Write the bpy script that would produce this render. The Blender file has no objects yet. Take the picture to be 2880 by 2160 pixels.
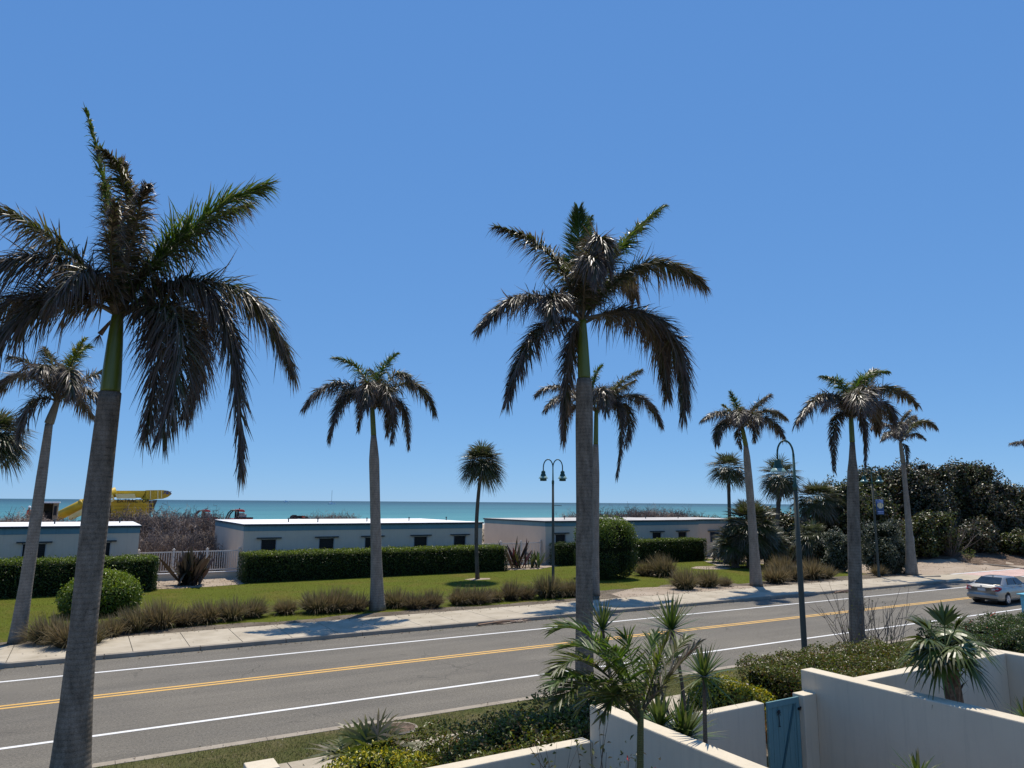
import bpy, math, random
import numpy as np
from mathutils import Vector, Matrix

SC = bpy.context.scene
COL = SC.collection
RNG = np.random.default_rng(7)
PI = math.pi
WLOC = {}          # world location of every thing root / part, by object name

# ------------------------------------------------------------------ camera
CAM_H, FPX, PITCH, ROLL, AZ = 5.4, 2000.0, 9.44, 0.42, -30.5
_p, _r, _a = map(math.radians, (PITCH, ROLL, AZ))
_f = Vector((0, math.cos(_p), math.sin(_p)))
_rt = Vector((1, 0, 0))
_up = _rt.cross(_f)
_R = math.cos(_r) * _rt + math.sin(_r) * _up
_U = -math.sin(_r) * _rt + math.cos(_r) * _up
_Z = Matrix.Rotation(_a, 3, 'Z')
FWD, RGT, UPV = _Z @ _f, _Z @ _R, _Z @ _U
DSP = 2880 / 2212


def at(x, y, Y):
    """place in the scene, on the vertical plane Y metres away, seen at a photo point"""
    u, v = x * DSP, y * DSP
    d = FWD + RGT * ((u - 1440) / FPX) + UPV * ((1080 - v) / FPX)
    return Vector((0, 0, CAM_H)) + d * (Y / d.y)


def gd(x, y, z=0.0):
    """place on the ground plane at height z"""
    u, v = x * DSP, y * DSP
    d = FWD + RGT * ((u - 1440) / FPX) + UPV * ((1080 - v) / FPX)
    return Vector((0, 0, CAM_H)) + d * ((z - CAM_H) / d.z)


# ------------------------------------------------------------------ materials
def nt(name):
    m = bpy.data.materials.new(name)
    m.use_nodes = True
    t = m.node_tree
    return m, t, t.nodes['Principled BSDF']


def node(t, kind, **kw):
    n = t.nodes.new(kind)
    for k, v in kw.items():
        if k in n.inputs.keys():
            n.inputs[k].default_value = v
        else:
            setattr(n, k, v)
    return n


def ramp(t, fac, stops):
    r = t.nodes.new('ShaderNodeValToRGB')
    el = r.color_ramp.elements
    while len(el) < len(stops):
        el.new(0.5)
    for e, (p, c) in zip(el, stops):
        e.position = p
        e.color = (c[0], c[1], c[2], 1)
    t.links.new(fac, r.inputs[0])
    return r.outputs[0]


def coords(t, scale=(1, 1, 1), kind='Object'):
    tc = t.nodes.new('ShaderNodeTexCoord')
    mp = t.nodes.new('ShaderNodeMapping')
    mp.inputs['Scale'].default_value = scale
    t.links.new(tc.outputs[kind], mp.inputs[0])
    return mp.outputs[0]


def noise(t, vec, scale, detail=6, rough=0.6):
    n = t.nodes.new('ShaderNodeTexNoise')
    n.inputs['Scale'].default_value = scale
    n.inputs['Detail'].default_value = detail
    n.inputs['Roughness'].default_value = rough
    t.links.new(vec, n.inputs['Vector'])
    return n.outputs['Fac']


def mixc(t, fac, a, b, mode='MIX'):
    m = t.nodes.new('ShaderNodeMix')
    m.data_type = 'RGBA'
    m.blend_type = mode
    for i, s in ((0, fac), (6, a), (7, b)):
        if hasattr(s, 'links'):
            t.links.new(s, m.inputs[i])
        else:
            m.inputs[i].default_value = s if i == 0 else (s[0], s[1], s[2], 1)
    return m.outputs[2]


def bump(t, bs, h, strength, dist=0.02):
    b = t.nodes.new('ShaderNodeBump')
    b.inputs['Strength'].default_value = strength
    b.inputs['Distance'].default_value = dist
    t.links.new(h, b.inputs['Height'])
    t.links.new(b.outputs[0], bs.inputs['Normal'])


def surf(name, stops, scale=4, rough=0.8, bmp=0.0, bscale=40, bdist=0.02, spec=0.3, metal=0.0, stretch=(1, 1, 1), detail=6):
    """noise-coloured surface"""
    m, t, bs = nt(name)
    v = coords(t, stretch)
    if isinstance(stops[0], (int, float)):
        stops = [(0.3, [c * 0.9 for c in stops]), (0.7, [min(1, c * 1.08) for c in stops])]
    c = ramp(t, noise(t, v, scale, detail), stops)
    t.links.new(c, bs.inputs['Base Color'])
    bs.inputs['Roughness'].default_value = rough
    bs.inputs['Specular IOR Level'].default_value = spec
    bs.inputs['Metallic'].default_value = metal
    if bmp:
        bump(t, bs, noise(t, v, bscale, 4), bmp, bdist)
    return m


def leafmat(name, rough=0.45, trans=0.25, spec=0.5):
    """foliage: colour comes from the leaf's own attribute"""
    m, t, bs = nt(name)
    a = t.nodes.new('ShaderNodeAttribute')
    a.attribute_name = 'Col'
    t.links.new(a.outputs['Color'], bs.inputs['Base Color'])
    bs.inputs['Roughness'].default_value = rough
    bs.inputs['Specular IOR Level'].default_value = spec
    if trans:
        tr = t.nodes.new('ShaderNodeBsdfTranslucent')
        tr.inputs['Color'].default_value = (0, 0, 0, 1)
        hs = t.nodes.new('ShaderNodeHueSaturation')
        hs.inputs['Value'].default_value = 1.3
        hs.inputs['Saturation'].default_value = 1.15
        t.links.new(a.outputs['Color'], hs.inputs['Color'])
        t.links.new(hs.outputs[0], tr.inputs['Color'])
        mx = t.nodes.new('ShaderNodeMixShader')
        mx.inputs[0].default_value = trans
        t.links.new(bs.outputs[0], mx.inputs[1])
        t.links.new(tr.outputs[0], mx.inputs[2])
        t.links.new(mx.outputs[0], t.nodes['Material Output'].inputs[0])
    return m


M = {}
M['leaf'] = leafmat('leaf', 0.42, 0.38, 0.4)
M['gloss_leaf'] = leafmat('gloss_leaf', 0.38, 0.25, 0.42)
M['dry_leaf'] = leafmat('dry_leaf', 0.42, 0.2, 0.4)
M['grass_blade'] = leafmat('grass_blade', 0.7, 0.3, 0.2)
M['stem'] = surf('stem', (0.10, 0.075, 0.05), 6, 0.8)
M['twig'] = leafmat('twig', 0.8, 0.0, 0.2)
M['flower'] = surf('flower', (0.55, 0.03, 0.03), 5, 0.5)
M['core'] = surf('core', (0.010, 0.014, 0.006), 3, 0.95, 0.6, 9, 0.1, spec=0.05)  # near-black fill, stands in for shade inside hedges and bushes


def asphalt():
    m, t, bs = nt('asphalt')
    v = coords(t)
    fine = noise(t, v, 120, 3, 0.8)
    mid = noise(t, coords(t, (0.12, 1.0, 1)), 1.6, 5)
    big = noise(t, v, 0.25, 4)
    c1 = ramp(t, fine, [(0.30, (0.068, 0.062, 0.050)), (0.5, (0.147, 0.133, 0.108)), (0.72, (0.295, 0.268, 0.222))])
    c2 = mixc(t, 0.7, c1, ramp(t, mid, [(0.3, (0.8, 0.8, 0.8)), (0.7, (1.12, 1.11, 1.09))]), 'MULTIPLY')
    grit = noise(t, v, 17, 5, 0.85)
    c2 = mixc(t, 0.8, c2, ramp(t, grit, [(0.34, (0.5, 0.5, 0.5)), (0.5, (1, 1, 1)), (0.66, (1.6, 1.58, 1.55))]), 'MULTIPLY')
    c3 = mixc(t, 0.8, c2, ramp(t, big, [(0.35, (0.86, 0.86, 0.87)), (0.7, (1.1, 1.09, 1.07))]), 'MULTIPLY')
    # patching seams and oil drips along the lanes
    st = noise(t, coords(t, (0.05, 2.2, 1)), 3.0, 6, 0.7)
    c4 = mixc(t, 0.5, c3, ramp(t, st, [(0.25, (0.7, 0.7, 0.7)), (0.42, (1, 1, 1))]), 'MULTIPLY')
    # wheel-polished tracks along each lane and a few hairline cracks
    sep = t.nodes.new('ShaderNodeSeparateXYZ'); t.links.new(v, sep.inputs[0])
    ml = t.nodes.new('ShaderNodeMath'); ml.operation = 'MULTIPLY'; ml.inputs[1].default_value = 3.6
    t.links.new(sep.outputs['Y'], ml.inputs[0])
    sn = t.nodes.new('ShaderNodeMath'); sn.operation = 'SINE'; t.links.new(ml.outputs[0], sn.inputs[0])
    mrg = t.nodes.new('ShaderNodeMapRange'); mrg.inputs['From Min'].default_value = -1; t.links.new(sn.outputs[0], mrg.inputs['Value'])
    c4 = mixc(t, 0.35, c4, ramp(t, mrg.outputs[0], [(0.2, (1.05, 1.05, 1.05)), (0.9, (0.86, 0.86, 0.86))]), 'MULTIPLY')
    vo = t.nodes.new('ShaderNodeTexVoronoi'); vo.feature = 'DISTANCE_TO_EDGE'; vo.inputs['Scale'].default_value = 0.32
    wob = t.nodes.new('ShaderNodeTexNoise'); wob.inputs['Scale'].default_value = 1.1; wob.inputs['Detail'].default_value = 5
    t.links.new(v, wob.inputs['Vector'])
    av = t.nodes.new('ShaderNodeVectorMath'); av.operation = 'ADD'
    t.links.new(v, av.inputs[0]); t.links.new(wob.outputs['Color'], av.inputs[1]); t.links.new(av.outputs[0], vo.inputs['Vector'])
    c4 = mixc(t, ramp(t, noise(t, v, 0.22, 3), [(0.50, (0, 0, 0)), (0.62, (0.7, 0.7, 0.7))]), c4, mixc(t, 1.0, c4, ramp(t, vo.outputs['Distance'], [(0.004, (0.5, 0.5, 0.5)), (0.012, (1, 1, 1))]), 'MULTIPLY'))
    t.links.new(c4, bs.inputs['Base Color'])
    bs.inputs['Roughness'].default_value = 0.85
    bs.inputs['Specular IOR Level'].default_value = 0.25
    bump(t, bs, fine, 0.5, 0.01)
    return m


def paint(name, col, under):
    m, t, bs = nt(name)
    v = coords(t)
    w = noise(t, v, 34, 5, 0.75)
    w2 = noise(t, v, 1.3, 3)
    k = t.nodes.new('ShaderNodeMath'); k.operation = 'MULTIPLY_ADD'
    t.links.new(w2, k.inputs[0]); k.inputs[1].default_value = 0.35
    t.links.new(w, k.inputs[2])
    c = ramp(t, k.outputs[0], [(0.44, under), (0.53, [x * 0.8 for x in col]), (0.72, col)])
    t.links.new(c, bs.inputs['Base Color'])
    bs.inputs['Roughness'].default_value = 0.7
    return m


def stucco(name, col, stain=0.12):
    m, t, bs = nt(name)
    v = coords(t)
    big = noise(t, v, 0.7, 5)
    drip = noise(t, coords(t, (5, 5, 0.4)), 1.6, 5, 0.65)
    c = ramp(t, big, [(0.3, [x * (1 - stain) for x in col]), (0.65, col)])
    c = mixc(t, 0.6, c, ramp(t, drip, [(0.3, (1 - stain * 1.6,) * 3), (0.5, (1, 1, 1))]), 'MULTIPLY')
    t.links.new(c, bs.inputs['Base Color'])
    bs.inputs['Roughness'].default_value = 0.85
    bs.inputs['Specular IOR Level'].default_value = 0.2
    bump(t, bs, noise(t, v, 38, 6, 0.75), 0.45, 0.012)
    return m


def ground_mat(name, stops, scale, fine, stops2, bmp=0.5, bd=0.03, fac=0.65):
    m, t, bs = nt(name)
    v = coords(t)
    a = ramp(t, noise(t, v, scale, 7, 0.65), stops)
    b = ramp(t, noise(t, v, fine, 5, 0.75), stops2)
    c = mixc(t, fac, a, b, 'MULTIPLY')
    t.links.new(c, bs.inputs['Base Color'])
    bs.inputs['Roughness'].default_value = 0.95
    bs.inputs['Specular IOR Level'].default_value = 0.1
    bump(t, bs, noise(t, v, fine, 5, 0.75), bmp, bd)
    return m


def palm_bark(name, lo, hi, ring=11.0):
    m, t, bs = nt(name)
    v = coords(t)
    wv = t.nodes.new('ShaderNodeTexWave')
    wv.wave_type = 'BANDS'; wv.bands_direction = 'Z'
    wv.inputs['Scale'].default_value = ring / 2
    wv.inputs['Distortion'].default_value = 2.2
    wv.inputs['Detail'].default_value = 3
    wv.inputs['Detail Scale'].default_value = 0.6
    t.links.new(v, wv.inputs['Vector'])
    stn = noise(t, coords(t, (2.2, 2.2, 0.8)), 2.0, 8, 0.7)
    fine = noise(t, coords(t, (3, 3, 9)), 12, 6, 0.7)
    c = ramp(t, stn, [(0.30, lo), (0.62, hi)])
    c = mixc(t, 0.45, c, ramp(t, wv.outputs['Fac'], [(0.02, (0.62, 0.61, 0.60)), (0.14, (0.97, 0.97, 0.97)), (0.92, (1.0, 1.0, 1.0)), (1.0, (1.22, 1.2, 1.18))]), 'MULTIPLY')
    c = mixc(t, 0.6, c, ramp(t, fine, [(0.32, (0.5, 0.48, 0.46)), (0.5, (1, 1, 1)), (0.75, (1.12, 1.12, 1.1))]), 'MULTIPLY')
    speck = noise(t, coords(t, (1, 1, 1.6)), 42, 4, 0.8)
    c = mixc(t, 0.75, c, ramp(t, speck, [(0.38, (0.42, 0.41, 0.40)), (0.5, (1, 1, 1)), (0.7, (1.2, 1.2, 1.18))]), 'MULTIPLY')
    scar = noise(t, coords(t, (1.1, 1.1, 7.0)), 1.9, 5, 0.65)
    c = mixc(t, 0.8, c, ramp(t, scar, [(0.29, (0.30, 0.28, 0.26)), (0.36, (1, 1, 1))]), 'MULTIPLY')
    t.links.new(c, bs.inputs['Base Color'])
    bs.inputs['Roughness'].default_value = 0.85
    bs.inputs['Specular IOR Level'].default_value = 0.2
    ad = t.nodes.new('ShaderNodeMath'); ad.operation = 'ADD'
    t.links.new(wv.outputs['Fac'], ad.inputs[0]); t.links.new(fine, ad.inputs[1])
    bump(t, bs, ad.outputs[0], 0.3, 0.012)
    return m


M['asphalt'] = asphalt()
M['white_line'] = paint('white_line', (0.74, 0.73, 0.70), (0.30, 0.29, 0.28))
M['yellow_line'] = paint('yellow_line', (0.70, 0.40, 0.085), (0.30, 0.22, 0.10))
M['concrete'] = ground_mat('concrete', [(0.3, (0.335, 0.285, 0.21)), (0.5, (0.43, 0.372, 0.282)), (0.7, (0.50, 0.438, 0.34))], 0.9, 60, [(0.3, (0.8, 0.8, 0.8)), (0.6, (1.04, 1.04, 1.03))], 0.25, 0.01)
M['kerb'] = ground_mat('kerb', [(0.3, (0.27, 0.23, 0.18)), (0.7, (0.38, 0.33, 0.265))], 1.5, 50, [(0.3, (0.75, 0.75, 0.74)), (0.6, (1.05, 1.05, 1.04))], 0.3, 0.01)
M['joint'] = surf('joint', (0.13, 0.12, 0.10), 6, 0.95)
M['lawn'] = ground_mat('lawn', [(0.30, (0.135, 0.115, 0.022)), (0.5, (0.098, 0.115, 0.012)), (0.72, (0.108, 0.132, 0.013))], 0.35, 22, [(0.28, (0.45, 0.48, 0.40)), (0.5, (0.95, 0.95, 0.9)), (0.75, (1.45, 1.35, 1.2))], 0.9, 0.06, 0.75)
M['verge'] = ground_mat('verge', [(0.30, (0.20, 0.16, 0.09)), (0.46, (0.125, 0.12, 0.045)), (0.7, (0.075, 0.095, 0.025))], 0.55, 26, [(0.28, (0.45, 0.45, 0.42)), (0.5, (0.9, 0.9, 0.88)), (0.75, (1.5, 1.42, 1.3))], 1.0, 0.05, 0.8)
M['sand'] = ground_mat('sand', [(0.3, (0.32, 0.25, 0.185)), (0.7, (0.45, 0.37, 0.285))], 0.5, 25, [(0.3, (0.7, 0.69, 0.67)), (0.6, (1.05, 1.05, 1.04))], 0.8, 0.05)
M['soil'] = ground_mat('soil', [(0.3, (0.10, 0.08, 0.06)), (0.7, (0.24, 0.20, 0.155))], 0.8, 18, [(0.3, (0.55, 0.55, 0.55)), (0.65, (1.2, 1.2, 1.15))], 1.0, 0.06)
M['litter'] = ground_mat('litter', [(0.3, (0.09, 0.065, 0.045)), (0.7, (0.27, 0.20, 0.15))], 1.2, 8, [(0.35, (0.4, 0.38, 0.36)), (0.65, (1.5, 1.45, 1.4))], 1.0, 0.15, 0.8)
M['white_wall'] = stucco('white_wall', (0.665, 0.578, 0.432), 0.09)
M['villa_wall'] = stucco('villa_wall', (0.64, 0.535, 0.41), 0.08)
M['roof_white'] = surf('roof_white', [(0.3, (0.66, 0.645, 0.62)), (0.6, (0.82, 0.81, 0.79))], 0.7, 0.8, 0.2, 20)
M['roof_grey'] = surf('roof_grey', [(0.3, (0.33, 0.31, 0.28)), (0.6, (0.55, 0.52, 0.48))], 0.7, 0.85, 0.2, 20)
M['blue_band'] = stucco('blue_band', (0.15, 0.27, 0.30), 0.15)
M['dark_trim'] = surf('dark_trim', (0.035, 0.045, 0.05), 5, 0.6)
M['black'] = surf('black', (0.012, 0.012, 0.013), 5, 0.5)
M['louvre'] = surf('louvre', (0.020, 0.017, 0.015), 5, 0.5, stretch=(1, 1, 12))
M['frame'] = surf('frame', (0.42, 0.40, 0.37), 8, 0.7)
M['rail_white'] = surf('rail_white', (0.68, 0.61, 0.52), 5, 0.5)
M['gate_blue'] = surf('gate_blue', [(0.3, (0.13, 0.255, 0.265)), (0.7, (0.16, 0.30, 0.31))], 3, 0.55, 0.15, 60, stretch=(6, 6, 0.6))
M['lamp_green'] = surf('lamp_green', (0.014, 0.062, 0.048), 6, 0.45, spec=0.4)
M['lamp_pole'] = surf('lamp_pole', (0.068, 0.073, 0.058), 4, 0.7, spec=0.2, stretch=(4, 4, 0.5))
M['lamp_glass'] = surf('lamp_glass', (0.22, 0.34, 0.29), 6, 0.3, spec=0.5)
M['bark_big'] = palm_bark('bark_big', (0.085, 0.070, 0.052), (0.235, 0.20, 0.155), 6)
M['bark_pale'] = palm_bark('bark_pale', (0.175, 0.145, 0.11), (0.31, 0.265, 0.21), 5.5)
M['bark_thin'] = palm_bark('bark_thin', (0.075, 0.058, 0.042), (0.16, 0.13, 0.098), 14)
M['bark_boot'] = surf('bark_boot', [(0.3, (0.07, 0.045, 0.03)), (0.5, (0.16, 0.105, 0.07)), (0.72, (0.33, 0.25, 0.18))], 7, 0.85, 0.9, 9, 0.05, stretch=(3, 3, 1))
M['shaft_green'] = surf('shaft_green', [(0.25, (0.055, 0.085, 0.008)), (0.6, (0.10, 0.135, 0.014)), (0.8, (0.155, 0.165, 0.03))], 1.6, 0.4, 0.1, 10, spec=0.5, stretch=(6, 6, 0.5))
M['shaft_brown'] = surf('shaft_brown', [(0.25, (0.12, 0.10, 0.07)), (0.6, (0.24, 0.21, 0.15)), (0.8, (0.19, 0.20, 0.08))], 1.6, 0.6, 0.1, 10, stretch=(6, 6, 0.5))
M['yellow_paint'] = surf('yellow_paint', [(0.3, (0.42, 0.27, 0.012)), (0.6, (0.62, 0.41, 0.022))], 0.8, 0.5, spec=0.4)
M['pale_yellow'] = surf('pale_yellow', (0.72, 0.62, 0.28), 2, 0.5)
M['red_paint'] = surf('red_paint', (0.40, 0.022, 0.02), 2, 0.4, spec=0.5)
M['rubber'] = surf('rubber', (0.02, 0.02, 0.02), 9, 0.85)
M['grey_metal'] = surf('grey_metal', (0.30, 0.30, 0.30), 4, 0.5, metal=0.3)
M['sign_back'] = surf('sign_back', (0.42, 0.43, 0.43), 3, 0.5, metal=0.2)
M['white_plain'] = surf('white_plain', (0.78, 0.78, 0.77), 4, 0.5)
M['orange'] = surf('orange', (0.60, 0.10, 0.05), 6, 0.8)
M['skin'] = surf('skin', (0.40, 0.24, 0.17), 6, 0.6)
M['khaki'] = surf('khaki', (0.25, 0.20, 0.13), 6, 0.9)
M['ink_blue'] = surf('ink_blue', (0.02, 0.06, 0.28), 6, 0.6)
M['window_blue'] = surf('window_blue', (0.03, 0.06, 0.10), 6, 0.4)
M['banner_blue'] = surf('banner_blue', (0.035, 0.085, 0.20), 3, 0.8)
M['banner_cream'] = surf('banner_cream', (0.62, 0.56, 0.36), 6, 0.8)
M['banner_text'] = surf('banner_text', (0.30, 0.38, 0.62), 6, 0.8)
M['box_blue'] = surf('box_blue', (0.15, 0.46, 0.56), 4, 0.4, spec=0.5)


def car_paint():
    m, t, bs = nt('silver_paint')
    c = ramp(t, noise(t, coords(t), 1.2, 4), [(0.3, (0.33, 0.315, 0.28)), (0.7, (0.38, 0.365, 0.325))])
    t.links.new(c, bs.inputs['Base Color'])
    bs.inputs['Metallic'].default_value = 0.55
    bs.inputs['Roughness'].default_value = 0.32
    bs.inputs['Coat Weight'].default_value = 0.6
    bs.inputs['Coat Roughness'].default_value = 0.06
    return m


def glass_mat():
    m, t, bs = nt('tinted_glass')
    c = ramp(t, noise(t, coords(t), 3, 3), [(0.3, (0.010, 0.014, 0.016)), (0.7, (0.022, 0.03, 0.033))])
    t.links.new(c, bs.inputs['Base Color'])
    bs.inputs['Roughness'].default_value = 0.04
    bs.inputs['Specular IOR Level'].default_value = 0.8
    return m


def brick_mat():
    m, t, bs = nt('brick_paving')
    b = t.nodes.new('ShaderNodeTexBrick')
    b.inputs['Scale'].default_value = 2.2
    b.inputs['Color1'].default_value = (0.48, 0.27, 0.22, 1)
    b.inputs['Color2'].default_value = (0.55, 0.35, 0.28, 1)
    b.inputs['Mortar'].default_value = (0.50, 0.42, 0.36, 1)
    b.inputs['Mortar Size'].default_value = 0.03
    v = coords(t)
    t.links.new(v, b.inputs['Vector'])
    w = ramp(t, noise(t, v, 0.6, 6), [(0.3, (0.8, 0.8, 0.8)), (0.7, (1.2, 1.25, 1.3))])
    t.links.new(mixc(t, 0.8, b.outputs['Color'], w, 'MULTIPLY'), bs.inputs['Base Color'])
    bs.inputs['Roughness'].default_value = 0.9
    return m


def sea_mat():
    m, t, bs = nt('sea_water')
    v = coords(t)
    sep = t.nodes.new('ShaderNodeSeparateXYZ')
    t.links.new(v, sep.inputs[0])
    mr = t.nodes.new('ShaderNodeMapRange')
    mr.inputs['From Min'].default_value = 190
    mr.inputs['From Max'].default_value = 2600
    t.links.new(sep.outputs['Y'], mr.inputs['Value'])
    base = ramp(t, mr.outputs[0], [(0.0, (0.11, 0.31, 0.30)), (0.03, (0.060, 0.21, 0.235)), (0.16, (0.042, 0.152, 0.188)), (0.5, (0.030, 0.105, 0.145)), (1.0, (0.022, 0.076, 0.112))])
    band = noise(t, coords(t, (0.004, 0.022, 1)), 1.0, 6, 0.6)
    base = mixc(t, 0.7, base, ramp(t, band, [(0.32, (0.66, 0.76, 0.84)), (0.5, (1, 1, 1)), (0.68, (1.28, 1.18, 1.12))]), 'MULTIPLY')
    cap = noise(t, coords(t, (0.18, 0.75, 1)), 1.0, 7, 0.72)
    base = mixc(t, ramp(t, cap, [(0.655, (0, 0, 0)), (0.69, (1, 1, 1))]), base, (0.62, 0.68, 0.68))
    t.links.new(base, bs.inputs['Base Color'])
    bs.inputs['Roughness'].default_value = 0.55
    bs.inputs['Specular IOR Level'].default_value = 0.12
    bump(t, bs, noise(t, coords(t, (0.25, 0.8, 1)), 1.0, 7, 0.7), 0.5, 0.6)
    return m


M['silver'] = car_paint()
M['glass'] = glass_mat()
M['brick'] = brick_mat()
M['sea'] = sea_mat()
M['foam'] = surf('foam', (0.75, 0.78, 0.78), 2, 0.8)
M['tail_red'] = surf('tail_red', (0.42, 0.012, 0.015), 3, 0.25, spec=0.6)
M['tail_white'] = surf('tail_white', (0.6, 0.5, 0.46), 3, 0.25, spec=0.6)
M['rim'] = surf('rim', (0.55, 0.55, 0.56), 3, 0.3, metal=0.7)
M['plate'] = surf('plate', (0.55, 0.55, 0.52), 30, 0.5)


# ------------------------------------------------------------------ mesh builder
class MB:
    def __init__(s):
        s.V, s.F, s.C, s.n = [], [], [], 0

    def add(s, v, f, c=None):
        v = np.asarray(v, float).reshape(-1, 3)
        s.V.append(v)
        s.F.extend([tuple(int(i) + s.n for i in q) for q in f])
        if c is None:
            c = (0.5, 0.5, 0.5)
        c = np.asarray(c, float)
        if c.ndim == 1:
            c = np.tile(c, (len(v), 1))
        s.C.append(c)
        s.n += len(v)
        return s

    def box(s, x0, x1, y0, y1, z0, z1, c=None):
        v = [(x, y, z) for z in (z0, z1) for y in (y0, y1) for x in (x0, x1)]
        f = [(0, 2, 3, 1), (4, 5, 7, 6), (0, 1, 5, 4), (2, 6, 7, 3), (0, 4, 6, 2), (1, 3, 7, 5)]
        return s.add(v, f, c)

    def beam(s, a, b, w, h, c=None):
        """box bar from a to b"""
        a, b = Vector(a), Vector(b)
        t = (b - a).normalized()
        sd = t.cross(Vector((0, 0, 1)))
        sd = sd.normalized() if sd.length > 1e-4 else Vector((1, 0, 0))
        up = sd.cross(t)
        v = [p + sd * (i * w / 2) + up * (j * h / 2) for p in (a, b) for j in (-1, 1) for i in (-1, 1)]
        f = [(0, 1, 3, 2), (4, 6, 7, 5), (0, 4, 5, 1), (2, 3, 7, 6), (0, 2, 6, 4), (1, 5, 7, 3)]
        return s.add(v, f, c)

    def tube(s, pts, rad, n=8, c=None, cap=True):
        pts = [Vector(p) for p in pts]
        m = len(pts)
        if isinstance(rad, (int, float)):
            rad = [rad] * m
        v, ref = [], None
        for i in range(m):
            t = (pts[min(i + 1, m - 1)] - pts[max(i - 1, 0)])
            t = t.normalized() if t.length > 1e-9 else Vector((0, 0, 1))
            if ref is None:
                ref = Vector((1, 0, 0)) if abs(t.x) < 0.9 else Vector((0, 1, 0))
            sd = (ref - t * ref.dot(t)).normalized()
            ref = sd
            up = t.cross(sd)
            for k in range(n):
                a = 2 * PI * k / n
                v.append(pts[i] + (sd * math.cos(a) + up * math.sin(a)) * rad[i])
        f = [(i * n + k, i * n + (k + 1) % n, (i + 1) * n + (k + 1) % n, (i + 1) * n + k) for i in range(m - 1) for k in range(n)]
        if cap and n > 3:
            f.append(tuple(range(n - 1, -1, -1)))
            f.append(tuple((m - 1) * n + k for k in range(n)))
        return s.add(v, f, c)

    def lathe(s, prof, centre, n=16, c=None):
        cx, cy, cz = centre
        return s.tube([(cx, cy, cz + z) for r, z in prof], [max(r, 1e-4) for r, z in prof], n, c)

    def prism(s, poly, depth_vec, c=None):
        """outline (3-D points in a plane) given thickness"""
        d = Vector(depth_vec)
        n = len(poly)
        v = [Vector(p) for p in poly] + [Vector(p) + d for p in poly]
        f = [tuple(range(n - 1, -1, -1)), tuple(range(n, 2 * n))] + [(i, (i + 1) % n, n + (i + 1) % n, n + i) for i in range(n)]
        return s.add(v, f, c)

    def sheet(s, poly, z, c=None):
        return s.add([(x, y, z) for x, y in poly], [tuple(range(len(poly)))], c)

    def build(s, name, mat, parent=None, smooth=False, bevel=0.0):
        v = np.concatenate(s.V)
        if parent is not None:
            v = v - np.array(WLOC[parent.name])
        me = bpy.data.meshes.new(name)
        me.from_pydata(v.tolist(), [], s.F)
        ca = me.color_attributes.new('Col', 'FLOAT_COLOR', 'POINT')
        c = np.concatenate(s.C)
        ca.data.foreach_set('color', np.concatenate([c, np.ones((len(c), 1))], 1).ravel())
        me.materials.append(mat)
        if smooth:
            me.polygons.foreach_set('use_smooth', [True] * len(me.polygons))
        me.update()
        o = bpy.data.objects.new(name, me)
        COL.objects.link(o)
        if parent is not None:
            o.parent = parent
            WLOC[o.name] = WLOC[parent.name]
        else:
            WLOC[o.name] = (0, 0, 0)
        if bevel:
            b = o.modifiers.new('Bevel', 'BEVEL')
            b.width = bevel; b.segments = 2; b.limit_method = 'ANGLE'
        return o


def tag(o, label=None, cat=None, group=None, kind=None):
    if label: o['label'] = label
    if cat: o['category'] = cat
    if group: o['group'] = group
    if kind: o['kind'] = kind
    return o


def thing(name, label, cat, loc=(0, 0, 0), group=None):
    o = bpy.data.objects.new(name, None)
    o.empty_display_size = 0.3
    COL.objects.link(o)
    o.location = loc
    WLOC[o.name] = tuple(loc)
    return tag(o, label, cat, group)


def rebase(o, loc):
    """move a single-mesh thing's origin to its base"""
    o.data.transform(Matrix.Translation(-Vector(loc)))
    o.location = loc
    WLOC[o.name] = tuple(loc)
    return o


def struct(name, mb, mat, smooth=False, kind='structure'):
    return tag(mb.build(name, mat, None, smooth), kind=kind)


def copy_tree(o, parent=None):
    c = o.copy()
    COL.objects.link(c)
    c.parent = parent
    for ch in list(o.children):
        copy_tree(ch, c)
    return c


# ------------------------------------------------------------------ foliage tools
def unit(a):
    return a / np.maximum(np.linalg.norm(a, axis=-1, keepdims=True), 1e-9)


def pick(cols, n, rng, var=0.18):
    c = np.array(cols)[rng.integers(0, len(cols), n)]
    return np.clip(c * (1 + rng.normal(0, var, (n, 1))), 0.003, 1)


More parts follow.
